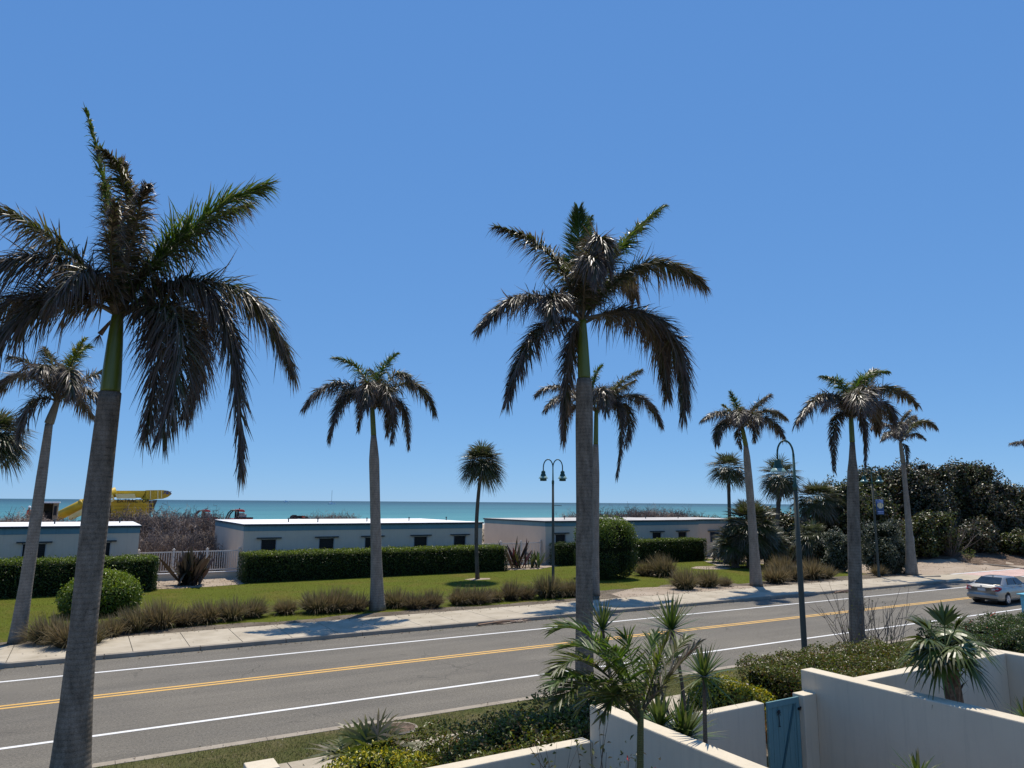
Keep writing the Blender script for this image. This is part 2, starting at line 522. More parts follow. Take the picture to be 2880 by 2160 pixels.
def blades(mb, base, d, L, W, droop, col, seg=3, side=None, prof=None, rng=RNG, tipcol=None, curl=0.0):
    """N ribbon leaves at once: base (N,3), direction, length, width, droop"""
    n = len(base)
    L = np.broadcast_to(L, n); W = np.broadcast_to(W, n); droop = np.broadcast_to(droop, n)
    d = unit(d)
    if side is None:
        side = np.cross(d, np.array([0, 0, 1.0]) + rng.normal(0, 0.5, (n, 3)))
    side = unit(side)
    t = np.linspace(0, 1, seg + 1)
    if prof is None:
        prof = np.interp(t, [0, 0.25, 0.7, 1], [0.6, 1.0, 0.75, 0.06])
    p = base[:, None] + d[:, None] * (L[:, None] * t)[..., None]
    p[..., 2] -= (droop * L)[:, None] * t ** 2
    # keep the blade's length when it droops
    if curl:
        p += side[:, None] * (rng.normal(0, curl, (n, 1)) * L[:, None] * t ** 2)[..., None]
    w = (W[:, None] * prof)[..., None] * side[:, None] * 0.5
    v = np.stack([p - w, p + w], 2).reshape(-1, 3)
    k = (seg + 1) * 2
    f = []
    b0 = np.arange(n) * k
    for i in range(seg):
        q = np.stack([b0 + 2 * i, b0 + 2 * i + 1, b0 + 2 * i + 3, b0 + 2 * i + 2], 1)
        f.append(q)
    f = np.concatenate(f)
    c = np.repeat(col, k, 0)
    if tipcol is not None:
        tt = np.tile(np.repeat(np.clip(t * 1.3 - 0.3, 0, 1), 2), n)[:, None]
        c = c * (1 - tt) + np.repeat(tipcol, k, 0) * tt
    mb.add(v, f.tolist(), c)


def leaves(mb, ctr, nrm, L, W, col, rng=RNG, round_=False):
    """N small leaves: folded kites or round discs"""
    n = len(ctr)
    L = np.broadcast_to(L, n)[:, None]; W = np.broadcast_to(W, n)[:, None]
    nrm = unit(nrm)
    a = unit(np.cross(nrm, rng.normal(0, 1, (n, 3))))
    b = np.cross(nrm, a)
    if round_:
        ang = np.arange(6) * PI / 3
        v = np.stack([ctr + a * L * 0.5 * math.cos(t) + b * W * 0.5 * math.sin(t) + nrm * (0.06 * L if i % 2 else 0) for i, t in enumerate(ang)], 1)
        k = 6
    else:
        v = np.stack([ctr - a * L * 0.5, ctr + b * W * 0.5 + nrm * W * 0.18, ctr + a * L * 0.5 - nrm * L * 0.12, ctr - b * W * 0.5 + nrm * W * 0.18], 1)
        k = 4
    f = (np.arange(n)[:, None] * k + np.arange(k)[None]).tolist()
    mb.add(v.reshape(-1, 3), f, np.repeat(col, k, 0))


def bez(p0, mid, p2, t):
    p0, mid, p2 = (np.array(p, float) for p in (p0, mid, p2))
    c = 2 * mid - 0.5 * (p0 + p2)
    t = np.asarray(t)[:, None]
    return (1 - t) ** 2 * p0 + 2 * t * (1 - t) * c + t ** 2 * p2


BROWN = [(0.115, 0.092, 0.062), (0.080, 0.070, 0.044), (0.16, 0.132, 0.095), (0.070, 0.078, 0.026), (0.060, 0.075, 0.018), (0.22, 0.19, 0.145), (0.075, 0.088, 0.024)]
OLIVE = [(0.062, 0.092, 0.014), (0.082, 0.108, 0.018), (0.095, 0.092, 0.03), (0.068, 0.085, 0.018), (0.13, 0.11, 0.06)]
GREEN = [(0.065, 0.115, 0.018), (0.085, 0.140, 0.022), (0.050, 0.095, 0.020), (0.11, 0.155, 0.035)]
YELLO = [(0.30, 0.27, 0.03), (0.22, 0.23, 0.03), (0.13, 0.17, 0.025)]
TIPS = [(0.10, 0.06, 0.045), (0.14, 0.10, 0.075), (0.07, 0.05, 0.04)]


def frond(parent, p0, mid, p2, Lmax, wid, tone, rng, dens=1.0, spear=False, rr=0.035, seg=3):
    """feather leaf: tapered rachis with rows of narrow drooping leaflets"""
    cols = {'b': BROWN, 'o': OLIVE, 'g': GREEN, 'y': YELLO}[tone]
    mb = MB()
    tt = np.linspace(0, 1, 14)
    pts = bez(p0, mid, p2, tt)
    length = np.linalg.norm(np.diff(pts, axis=0), axis=1).sum()
    mb.tube([tuple(p) for p in pts], list(np.interp(tt, [0, 0.15, 1], [rr * 1.6, rr, rr * 0.18])), 5,
            pick([(0.10, 0.085, 0.05)] if tone != 'g' else [(0.10, 0.13, 0.04)], len(tt) * 5, rng, 0.1))
    n = int(length * 165 * dens)
    t0 = 0.10 if not spear else 0.18
    t = t0 + (1 - t0) * np.sort(rng.random(n)) ** 0.95
    base = bez(p0, mid, p2, t)
    T = unit(bez(p0, mid, p2, np.minimum(t + 0.02, 1.02)) - bez(p0, mid, p2, t - 0.02))
    h = np.array(p2, float) - np.array(p0, float)
    h[2] = 0
    if np.linalg.norm(h) < 0.25:
        h = np.array([0.8, 0.5, 0])
    h = h / np.linalg.norm(h)
    S = np.cross(h, [0, 0, 1.0])
    if spear is True:
        S = np.array([RGT.x, RGT.y, 0.0]) * 0.94 + S * 0.06
        S /= np.linalg.norm(S)
    N = unit(np.cross(np.broadcast_to(S, (n, 3)), T))
    sg = np.where(rng.random(n) < 0.5, -1.0, 1.0)
    sweep = np.interp(t, [0, 0.6, 1], [0.35, 0.75, 2.2] if spear != 'spear' else [0.5, 0.6, 1.6]) + rng.normal(0, 0.12, n)
    ang = rng.normal(0.12 if spear is True else 0.25, 0.12 if spear is True else (0.3 if spear else 0.45), n)
    d = S[None] * (sg * np.cos(ang))[:, None] + N * np.sin(ang)[:, None] + T * sweep[:, None]
    d += rng.normal(0, 0.10, (n, 3))
    if spear == 'spear':                                  # young palm: two neat rows held in a shallow V
        t = np.repeat(np.linspace(0.16, 1.0, n // 2), 2)[:n]
        t = np.concatenate([t, np.ones(n - len(t))])
        base = bez(p0, mid, p2, t)
        T = unit(bez(p0, mid, p2, np.minimum(t + 0.02, 1.02)) - bez(p0, mid, p2, t - 0.02))
        N = unit(np.cross(np.broadcast_to(S, (n, 3)), T))
        sg = np.where(np.arange(n) % 2, 1.0, -1.0)
        ang = 0.42 + rng.normal(0, 0.10, n)
        sweep = np.interp(t, [0, 0.6, 1], [0.55, 0.85, 2.4])
        d = S[None] * (sg * np.cos(ang))[:, None] + N * np.sin(ang)[:, None] + T * sweep[:, None] + rng.normal(0, 0.05, (n, 3))
    L = Lmax * np.interp(t, [0, 0.12, 0.4, 0.75, 1], [0.45, 0.8, 1.0, 0.8, 0.42]) * rng.uniform(0.72, 1.1, n)
    if spear:
        dr = rng.uniform(0.0, 0.12 if spear is True else 0.22, n) + (0.12 if spear == 'spear' else 0)
    else:
        dr = rng.uniform(0.35, 1.05, n) * (0.72 if tone in 'gy' else 1.0)
        up = rng.random(n) < 0.10
        dr = np.where(up, rng.uniform(-0.1, 0.25, n), dr)
    W = wid * rng.uniform(0.7, 1.25, n)
    c = pick(cols, n, rng)
    tip = pick(TIPS if tone == 'b' or (tone == 'o' and spear != 'spear') else OLIVE, n, rng)
    if spear == 'spear' and tone != 'b':
        c, tip = c * 1.15, tip * 1.15
    blades(mb, base, d, L, W, dr, c, seg, rng=rng, tipcol=tip, curl=0.08)
    return mb.build('frond', M['dry_leaf'] if tone == 'b' else M['leaf'], parent)


def trunk_tube(base, top, prof, n=18, rings=36, sway=0.0):
    base, top = Vector(base), Vector(top)
    mb = MB()
    pts, rad = [], []
    for i in range(rings):
        t = i / (rings - 1)
        p = base.lerp(top, t)
        off = math.sin(t * PI) * sway
        pts.append((p.x + off * RGT.x, p.y + off * RGT.y, p.z))
        rad.append(float(np.interp(t, [a for a, b in prof], [b for a, b in prof])))
    mb.tube(pts, rad, n)
    return mb

# ================================================================== SETTING
def sstep(a, b, x):
    t = np.clip((x - a) / (b - a), 0, 1)
    return t * t * (3 - 2 * t)


def terrain_z(x, y):
    z = -0.06 - 1.7 * (y < 11.4)
    lump = 0.25 * np.sin(x * 0.21 + 1.3) * np.sin(y * 0.17) + 0.18 * np.sin(x * 0.53 + y * 0.31)
    dune = 2.35 + lump
    gap = np.exp(-((x - (0.62 * y - 6)) / 5.5) ** 2)          # trodden way to the water
    dune = dune * (1 - gap)
    z = z + dune * sstep(64, 74, y) * (1 - sstep(92, 135, y))
    z = z + 0.5 * sstep(64, 74, y) * (1 - sstep(140, 180, y)) * gap * 0.3
    z = z - 2.6 * sstep(150, 235, y)
    bank = 0.9 * sstep(33.5, 40, y) * sstep(66, 76, x) * (1 - sstep(60, 64, y))
    return z + bank


xs = np.concatenate([[-1500, -600, -300, -200, -140], np.arange(-100, 181, 2.5), [220, 300, 450, 700, 1600]])
ys = np.concatenate([[-60, 0, 11.38, 11.44, 20, 30], np.arange(33, 60, 1.5), np.arange(60, 150, 2.0), np.arange(150, 260, 6), [280, 340]])
gx, gy = np.meshgrid(xs, ys)
gz = terrain_z(gx, gy)
nx, ny = len(xs), len(ys)
mb = MB()
mb.add(np.stack([gx, gy, gz], -1).reshape(-1, 3), [(j * nx + i, j * nx + i + 1, (j + 1) * nx + i + 1, (j + 1) * nx + i) for j in range(ny - 1) for i in range(nx - 1)])
struct('ground', mb, M['sand'], True)

mb = MB(); mb.add([(-6000, 150, -1.2), (60000, 150, -1.2), (60000, 60000, -1.2), (-6000, 60000, -1.2)], [(0, 1, 2, 3)])
mb.add([(-60000, 150, -1.2), (-6000, 150, -1.2), (-6000, 60000, -1.2), (-60000, 60000, -1.2)], [(0, 1, 2, 3)])
struct('sea', mb, M['sea'])
mb = MB()
for k, (yy, ww) in enumerate(((196, 3.0), (206, 2.0), (221, 1.6))):
    px = np.linspace(-120, 320, 221)
    w = ww * np.clip(0.35 + np.sin(px * 0.11 + k) * np.sin(px * 0.043 + 2 * k) + RNG.normal(0, 0.2, len(px)), 0.02, 2)
    yc = yy + 2.5 * np.sin(px * 0.05 + k)
    v = np.concatenate([np.stack([px, yc - w, 0 * px - 1.17 + 0.0 * k], 1), np.stack([px, yc + w, 0 * px - 1.17], 1)])
    n = len(px)
    mb.add(v, [(i, i + 1, n + i + 1, n + i) for i in range(n - 1)])
struct('surf', mb, M['foam'])

mb = MB(); mb.sheet([(-60, 17.95), (170, 17.95), (170, 29.05), (-60, 29.05)], 0.0)
mb.sheet([(92, 29.05), (112, 29.05), (112, 70), (92, 70)], 0.0)
struct('road', mb, M['asphalt'])
mb = MB()
mb.sheet([(-60, 19.93), (58, 19.93), (58, 20.07), (-60, 20.07)], 0.004)
mb.sheet([(-60, 26.93), (55.0, 26.93), (55.0, 27.07), (-60, 27.07)], 0.004)
mb.sheet([(59.5, 32.15), (92, 32.15), (92, 32.4), (59.5, 32.4)], 0.028)
mb.sheet([(63, 28.62), (92, 28.62), (92, 28.95), (63, 28.95)], 0.004)
mb.sheet([(56.2, 28.62), (57.2, 28.62), (57.2, 28.95), (56.2, 28.95)], 0.004)
struct('white_road_line', mb, M['white_line'])
mb = MB()
mb.sheet([(-60, 23.60), (62, 23.60), (62, 23.725), (-60, 23.725)], 0.004)
mb.sheet([(-60, 23.875), (62, 23.875), (62, 24.0), (-60, 24.0)], 0.004)
struct('yellow_road_line', mb, M['yellow_line'])

mb = MB()                                                      # far kerb, in cast lengths
x = -60.0
while x < 56:
    mb.box(x + 0.006, min(x + 3.05, 56.5) - 0.006, 29.03, 29.20, -0.05, 0.152 if x < 50 else 0.152 - 0.02 * (x - 49))
    x += 3.05
k1 = struct('kerb', mb, M['kerb'])
b = k1.modifiers.new('Bevel', 'BEVEL'); b.width = 0.035; b.segments = 3
mb = MB()
x = -60.0
while x < 110:
    mb.box(x + 0.005, x + 3.045, 17.68, 17.93, -0.05, 0.022)
    x += 3.05
struct('edge_kerb', mb, M['kerb'])

mb = MB()                                                      # far pavement slabs with open joints
for i in range(66):
    a = -64 + i * 1.83
    if a < 52:
        mb.box(a + 0.012, a + 1.818, 29.215, 32.45, 0.0, 0.15)
mb.add([(53.7, 29.2, 0.015), (60.5, 29.2, 0.012), (60.5, 32.0, 0.03), (53.7, 32.45, 0.15)], [(0, 1, 2, 3)])
struct('pavement', mb, M['concrete'])
mb = MB(); mb.sheet([(-64, 29.21), (53.7, 29.21), (53.7, 32.47), (-64, 32.47)], 0.118)
struct('pavement_joint', mb, M['joint'])
mb = MB()
for i in range(70):
    a = -40 + i * 1.52
    mb.box(a + 0.01, a + 1.51, 14.6, 16.02, -0.05, 0.03)
struct('near_pavement', mb, M['concrete'])

mb = MB(); mb.sheet([(60.3, 29.05), (92, 29.05), (92, 32.3), (60.3, 32.3)], 0.016)
struct('brick_crossing', mb, M['brick'])


def wavy(x0, x1, ya, yb, amp, n=60, ph=0.0, ampb=0.0):
    xx = np.linspace(x0, x1, n)
    lo = ya + ampb * (np.sin(xx * 0.7 + ph + 1) + 0.5 * np.sin(xx * 1.9))
    hi = yb + amp * (np.sin(xx * 0.55 + ph) + 0.6 * np.sin(xx * 1.3 + 2 * ph) + 0.35 * np.sin(xx * 3.1))
    return [(a, b) for a, b in zip(xx, lo)] + [(a, b) for a, b in zip(xx[::-1], hi[::-1])]


mb = MB(); mb.box(-60, 52.5, 32.46, 51.5, -0.06, 0.12)
struct('lawn', mb, M['lawn'])
mb = MB()
mb.sheet(wavy(-20, 26, 32.47, 33.7, 0.22, 120), 0.126)
mb.sheet(wavy(26.02, 38, 32.47, 36.0, 0.35, 50, 1.0), 0.126)
mb.sheet(wavy(38.02, 53.7, 32.47, 34.9, 0.3, 50, 2.0), 0.126)
struct('soil_bed', mb, M['soil'])
mb = MB()
mb.sheet([(2.6, 49.8), (3.6, 48.7), (5.0, 48.35), (7.2, 48.5), (9.0, 49.0), (9.6, 50), (9.6, 53.2), (2.6, 53.2)], 0.13)
mb.sheet([(27.2, 51.6), (28.2, 50.0), (29.8, 49.6), (31.8, 49.4), (33.6, 50.6), (35.0, 51.2), (35.0, 53.9), (27.2, 53.9)], 0.13)
mb.sheet([(26.5, 32.6), (27.0, 34.2), (28.4, 35.0), (30.2, 35.9), (32.0, 35.6), (34.0, 34.6), (36.0, 34.2), (37.6, 33.4), (38.0, 32.6)], 0.132)
mb.sheet([(-30, 52.2), (2.55, 52.2), (2.55, 66), (-30, 66)], 0.125)
mb.sheet([(36.2, 42.2), (37.4, 43.2), (38.8, 42.6), (38.9, 41.2), (37.4, 40.6), (36.0, 41.2)], 0.129)
mb.sheet([(22.9, 45.2), (23.9, 45.7), (24.9, 45.2), (24.6, 44.5), (23.2, 44.4)], 0.129)
mb.sheet([(43.5, 44.6), (45.2, 45.6), (47.4, 45.2), (47.6, 43.6), (45.6, 42.6), (43.8, 43.2)], 0.129)
struct('sand_bed', mb, M['sand'])
mb = MB()
mb.sheet([(48.3, 44.6), (51.2, 49.0), (50.2, 49.7), (47.4, 45.3)], 0.136)
struct('path', mb, M['concrete'])
mb = MB()
mb.sheet(wavy(53.0, 75.0, 32.5, 43.0, 0.6, 50, 0.4), 0.02)
struct('sandy_lot', mb, M['sand'])
mb = MB()
xx = np.linspace(60, 100, 41); yy = np.linspace(33.2, 62, 30)
gx, gy = np.meshgrid(xx, yy)
keep = 0.05 + terrain_z(gx, gy) + 0.10 * np.sin(gx * 1.7) * np.sin(gy * 2.1)
keep = np.where((gx < 71 - 0.0 * gy) & (gy < 40 + (70 - gx) * 0.55), -0.2, keep)
n = len(xx)
mb.add(np.stack([gx, gy, keep], -1).reshape(-1, 3), [(j * n + i, j * n + i + 1, (j + 1) * n + i + 1, (j + 1) * n + i) for j in range(len(yy) - 1) for i in range(n - 1)])
struct('leaf_litter_ground', mb, M['litter'], True)
mb = MB()
mb.tube([(56.2, 31.3, 0.09), (52.0, 32.2, 0.09), (44.0, 32.62, 0.09)], 0.08, 6)
mb.tube([(70.2, 31.9, 0.06), (71.2, 33.4, 0.08), (71.6, 36.0, 0.1), (71.0, 40.0, 0.12)], 0.09, 6)
struct('low_kerb', mb, M['kerb'])

mb = MB(); mb.box(-40, 110, 16.03, 17.67, -0.06, 0.015)
struct('verge', mb, M['verge'])
mb = MB(); mb.box(-40, 110, 11.37, 14.58, -1.6, 0.02)
struct('planting_bed', mb, M['soil'])
mb = MB(); mb.box(-40, 60, -8, 11.36, -1.6, -1.25)
struct('yard', mb, M['soil'])

# short grass blades that nobody could count
rng = np.random.default_rng(5)


def turf(name, regions, cols, n, hmin, hmax):
    mb = MB()
    area = [(b - a) * (d - c) for a, b, c, d, z in regions]
    for (a, b, c, d, z), ar in zip(regions, area):
        m = int(n * ar / sum(area))
        p = np.stack([rng.uniform(a, b, m), rng.uniform(c, d, m), np.full(m, z)], 1)
        patch = 0.5 + 0.5 * np.sin(p[:, 0] * 1.1) * np.sin(p[:, 1] * 1.7 + p[:, 0] * 0.4)
        ok = rng.random(m) < 0.35 + 0.65 * patch
        p = p[ok]; m = len(p)
        dd = np.stack([rng.normal(0, 0.5, m), rng.normal(0, 0.5, m), np.ones(m)], 1)
        blades(mb, p, dd, rng.uniform(hmin, hmax, m), 0.012, 0.2, pick(cols, m, rng, 0.25), 1, rng=rng, prof=np.array([1.0, 0.1]))
    return tag(mb.build(name, M['grass_blade']), kind='stuff')


turf('verge_grass', [(-6, 30, 16.03, 17.66, 0.012)], [(0.13, 0.12, 0.05), (0.19, 0.16, 0.08), (0.085, 0.105, 0.03), (0.07, 0.10, 0.025)], 60000, 0.03, 0.075)
turf('lawn_grass', [(-10, 50, 34.5, 40, 0.118), (-10, 50, 40, 49, 0.118)], [(0.12, 0.14, 0.012), (0.15, 0.16, 0.018), (0.09, 0.11, 0.012), (0.20, 0.17, 0.05)], 90000, 0.05, 0.11)


# ================================================================== ROYAL PALMS
def royal_palm(label, base, Y, shaft_px, crown_px, prof, fronds, Lmax, wid, bark, shaft='shaft_green', sr=(0.2, 0.12), seed=1, dens=1.0, sway=0.0, group='royal palms along the road', extra=None):
    rng = np.random.default_rng(seed)
    root = thing('royal_palm', label, 'palm tree', base, group)
    s, c = at(*shaft_px, Y), at(*crown_px, Y)
    trunk_tube(base, s, prof, sway=sway).build('trunk', M[bark], root, True)
    mb = MB()
    k = (c - s)
    mb.tube([tuple(s + k * t) for t in (0.0, 0.04, 0.25, 0.6, 0.9, 1.0)], [sr[0] * 0.98, sr[0] * 1.02, sr[0] * 0.97, (sr[0] + sr[1]) / 2, sr[1], sr[1] * 0.8], 16)
    mb.build('crownshaft', M[shaft], root, True)
    if extra:
        extra(root, s, c)
    for fr in fronds:
        mx, my, tx, ty, tone = fr[:5]
        dy = fr[5] if len(fr) > 5 and fr[5] is not None else float(rng.uniform(-0.5, 0.5))
        ls = fr[6] if len(fr) > 6 else 1.0
        spear = len(fr) > 7
        st = c - k * float(rng.uniform(0.0, 0.10))
        frond(root, st, at(mx, my, Y + dy * 0.55), at(tx, ty, Y + dy), Lmax * ls, wid, tone, rng, dens, spear, rr=0.03 * Lmax / 0.75)
    return root


def dead_stub(root, s, c):
    mb = MB()
    a = c - (c - s) * 0.06
    b = a - RGT * 0.34 + Vector((0, -0.05, -0.42))
    m = (a + b) / 2 + Vector((0, 0, 0.04))
    mb.tube([a, m, b], [0.035, 0.03, 0.055], 6)
    n = 26
    d = np.array([RNG.normal(-0.4, 0.4, n), RNG.normal(0, 0.4, n), RNG.normal(-0.9, 0.3, n)]).T
    blades(mb, np.tile(np.array(b), (n, 1)), d, 0.25, 0.012, 0.3, pick(BROWN, n, RNG))
    mb.build('broken_stalk', M['bark_boot'], root)
    mb = MB()
    mb.lathe([(0.20, 0.0), (0.215, 0.015), (0.20, 0.035)], tuple(s - Vector((0, 0, 0.02))), 18)
    mb.build('leaf_scar_ring', M['bark_boot'], root, True)


P1 = royal_palm('nearest royal palm, huge, its trunk running out of the bottom left of the picture', (0.20, 17.1, 0.0), 17.1, (238, 848), (255, 672),
    [(0, 0.385), (0.045, 0.35), (0.2, 0.285), (0.38, 0.245), (0.7, 0.25), (0.79, 0.235), (1, 0.215)],
    [(240, 480, 186, 238, 'g', 0.3, 0.62), (275, 450, 222, 325, 'o', -1.3, 0.62), (290, 520, 262, 345, 'b', -0.9, 0.6), (290, 500, 318, 400, 'b', -1.9, 0.62), (245, 500, 222, 400, 'o', 0.9, 0.6), (240, 560, 250, 440, 'b', -2.2, 0.6),
     (400, 505, 572, 402, 'g', -0.4, 1.35), (392, 520, 530, 445, 'o', 0.5, 1.15), (490, 618, 632, 800, 'o', -0.5, 1.0), (455, 640, 520, 1010, 'b', -0.9, 0.95),
     (385, 700, 350, 930, 'b', -1.6, 1.0), (340, 720, 310, 940, 'b', -0.8, 0.9), (420, 690, 400, 890, 'b', 1.2, 0.9),
     (130, 530, -60, 425, 'o', 0.3, 0.95), (110, 560, -80, 610, 'b', -0.8, 1.0), (90, 660, -40, 810, 'b', -0.4, 1.0), (60, 640, -120, 770, 'b', 0.6, 1.0),
     (200, 590, 120, 640, 'b', -1.5, 0.8)],
    0.92, 0.032, 'bark_big', sr=(0.19, 0.12), seed=11, dens=1.1, sway=-0.04, extra=dead_stub)
P6 = royal_palm('tall middle royal palm with one bright green spear leaf on top', (12.5, 17.1, 0.0), 17.1, (1262, 818), (1257, 688),
    [(0, 0.30), (0.06, 0.265), (0.25, 0.245), (0.6, 0.24), (0.85, 0.262), (0.95, 0.25), (1, 0.22)],
    [(1252, 560, 1250, 452, 'g', 0.5, 0.9, 1), (1258, 565, 1275, 470, 'g', 0.9, 0.7), (1195, 560, 1072, 490, 'o', -0.5, 0.8), (1322, 560, 1432, 446, 'g', 0.2, 0.9),
     (1288, 525, 1312, 575, 'b', -2.0, 0.9), (1270, 560, 1290, 600, 'b', -2.2, 0.8), (1390, 575, 1518, 612, 'o', -0.6, 1.0), (1432, 705, 1476, 890, 'b', -0.8, 1.0), (1392, 690, 1440, 850, 'b', 0.3, 1.0),
     (1145, 640, 1038, 704, 'b', -0.2, 0.85), (1165, 715, 1096, 862, 'b', -0.6, 0.8), (1232, 760, 1218, 945, 'b', 0.6, 0.7), (1240, 590, 1215, 560, 'o', 1.8, 0.7), (1330, 600, 1370, 640, 'b', 1.8, 0.8), (1200, 640, 1195, 700, 'b', -1.7, 0.7)],
    0.92, 0.036, 'bark_big', sr=(0.19, 0.135), seed=12, dens=1.15)
P2 = royal_palm('royal palm with pale leaning trunk and ragged brown shaft, just behind the nearest palm', (-1.75, 33.1, 0.13), 33.1, (106, 915), (125, 862),
    [(0, 0.31), (0.06, 0.275), (0.25, 0.225), (0.5, 0.205), (0.75, 0.185), (0.92, 0.15), (1, 0.135)],
    [(150, 795, 182, 733, 'y', -0.5, 0.8), (160, 780, 190, 748, 'g', 0.8, 0.8), (80, 800, 28, 772, 'b', -0.5), (185, 820, 244, 795, 'b', 0.6), (178, 842, 226, 868, 'b', -1.2), (72, 870, 42, 945, 'b', -0.3, 0.85),
     (118, 800, 96, 752, 'o', 1.2), (146, 800, 155, 850, 'b', -2.2), (108, 800, 80, 800, 'b', -2.0), (160, 855, 200, 900, 'b', 1.5, 0.8), (60, 810, 5, 830, 'b', 1.0)],
    0.88, 0.042, 'bark_pale', shaft='shaft_brown', sr=(0.165, 0.10), seed=13, dens=0.8, sway=0.03)
P4 = royal_palm('royal palm with bottle shaped grey trunk standing alone in front of the long hedge', (12.8, 34.6, 0.13), 34.6, (807, 940), (804, 880),
    [(0, 0.44), (0.05, 0.37), (0.15, 0.31), (0.3, 0.27), (0.6, 0.25), (0.85, 0.256), (0.93, 0.20), (1, 0.138)],
    [(782, 808, 722, 772, 'g', -0.4, 0.9), (822, 810, 856, 764, 'g', 0.6, 0.9), (852, 812, 890, 826, 'o', -1.2, 0.95), (885, 828, 938, 888, 'o', -0.3), (735, 828, 657, 878, 'b', -0.3), (748, 856, 712, 948, 'b', -0.6, 0.75),
     (786, 862, 774, 928, 'b', 0.8, 0.6), (842, 872, 846, 950, 'b', -0.8, 0.75), (862, 868, 882, 962, 'b', 0.2, 0.75), (836, 878, 836, 936, 'b', 0.9, 0.7), (796, 828, 790, 880, 'b', -2.2), (815, 830, 800, 800, 'o', 1.8), (830, 835, 838, 870, 'b', -2.0), (760, 845, 735, 872, 'b', 1.8)],
    0.92, 0.045, 'bark_pale', sr=(0.138, 0.12), seed=14, dens=0.8)
P7 = royal_palm('royal palm half hidden directly behind the middle palm trunk', (25.7, 34.1, 0.13), 34.1, (1287, 960), (1288, 885),
    [(0, 0.34), (0.06, 0.30), (0.25, 0.25), (0.5, 0.24), (0.8, 0.23), (1, 0.16)],
    [(1282, 832, 1300, 790, 'g', -0.3, 0.8), (1335, 832, 1384, 800, 'o', -0.3, 1.0), (1328, 850, 1370, 822, 'o', 0.6, 0.9), (1372, 855, 1428, 915, 'b', -0.5, 1.0), (1338, 885, 1332, 1026, 'b', -0.5, 0.8), (1352, 880, 1352, 960, 'b', 0.5, 0.9),
     (1215, 838, 1158, 852, 'b', -0.2, 0.8), (1225, 855, 1178, 884, 'b', -1.3, 0.8), (1235, 880, 1216, 945, 'b', 0.2, 0.8), (1300, 840, 1310, 890, 'b', -2.0), (1262, 835, 1250, 850, 'b', 1.8), (1310, 845, 1325, 850, 'b', 2.0)],
    0.92, 0.045, 'bark_pale', sr=(0.15, 0.125), seed=15, dens=0.8)
P8 = royal_palm('royal palm with slightly leaning trunk in front of the dense fan palm clump', (38.2, 33.2, 0.13), 33.2, (1611, 962), (1603, 922),
    [(0, 0.43), (0.05, 0.40), (0.25, 0.31), (0.5, 0.265), (0.75, 0.25), (0.92, 0.22), (1, 0.15)],
    [(1592, 882, 1578, 847, 'g', -0.3, 0.85), (1582, 895, 1562, 874, 'y', 0.3, 0.6), (1632, 880, 1664, 852, 'b', 0.2), (1650, 888, 1696, 902, 'o', -0.4), (1655, 905, 1692, 945, 'b', -0.6), (1565, 892, 1518, 906, 'b', -0.3), (1562, 915, 1549, 955, 'b', -0.7, 0.9),
     (1594, 935, 1602, 968, 'b', 0.5, 0.5), (1628, 918, 1628, 952, 'b', -1.2, 0.7), (1600, 888, 1592, 915, 'b', -2.2), (1625, 895, 1640, 915, 'b', -2.2), (1600, 890, 1600, 880, 'o', 2.0), (1575, 905, 1545, 935, 'b', 1.6)],
    0.85, 0.050, 'bark_pale', sr=(0.158, 0.13), seed=16, dens=0.75, sway=0.04)
P9 = royal_palm('royal palm with swollen trunk rising behind the near hedge and bare twigs', (24.9, 17.1, 0.0), 17.1, (1841, 955), (1838, 900),
    [(0, 0.29), (0.06, 0.275), (0.3, 0.245), (0.7, 0.217), (0.85, 0.197), (0.91, 0.14), (1, 0.092)],
    [(1822, 838, 1774, 812, 'g', -0.3, 0.8), (1856, 825, 1918, 802, 'g', -0.2, 0.8), (1852, 840, 1892, 796, 'o', 0.6, 0.8), (1905, 838, 1980, 872, 'o', -0.3, 0.9), (1900, 870, 1932, 910, 'b', -0.8, 0.9), (1785, 855, 1720, 914, 'b', -0.3, 0.9), (1806, 905, 1803, 1014, 'b', -0.4, 0.55),
     (1862, 905, 1868, 1000, 'b', -0.3, 0.65), (1872, 840, 1870, 890, 'b', -1.6), (1850, 850, 1860, 880, 'b', -1.9), (1840, 850, 1845, 840, 'o', 1.5), (1812, 860, 1780, 880, 'b', 1.4, 0.8), (1880, 880, 1895, 930, 'b', 1.2, 0.8)],
    0.72, 0.038, 'bark_big', sr=(0.10, 0.09), seed=17, dens=1.0, sway=-0.03)
P10 = royal_palm('royal palm with a split brown shaft beside the silvery bush, near the crossing', (54.9, 32.7, 0.13), 32.7, (1951, 1000), (1945, 955),
    [(0, 0.46), (0.06, 0.42), (0.25, 0.30), (0.5, 0.22), (0.75, 0.175), (1, 0.155)],
    [(1950, 912, 1966, 886, 'b', -0.3), (1985, 912, 2023, 924, 'o', -0.3), (1972, 938, 1998, 948, 'b', -0.6, 0.6), (1915, 918, 1882, 926, 'b', 0.4), (1922, 905, 1900, 888, 'b', 0.7), (1958, 968, 1958, 1005, 'b', -0.4, 0.5), (1945, 915, 1940, 940, 'b', -2.0), (1965, 910, 1975, 900, 'b', 1.5), (1925, 935, 1905, 950, 'b', -1.6, 0.8)],
    0.75, 0.055, 'bark_pale', shaft='shaft_brown', sr=(0.175, 0.13), seed=18, dens=0.7, sway=0.05)
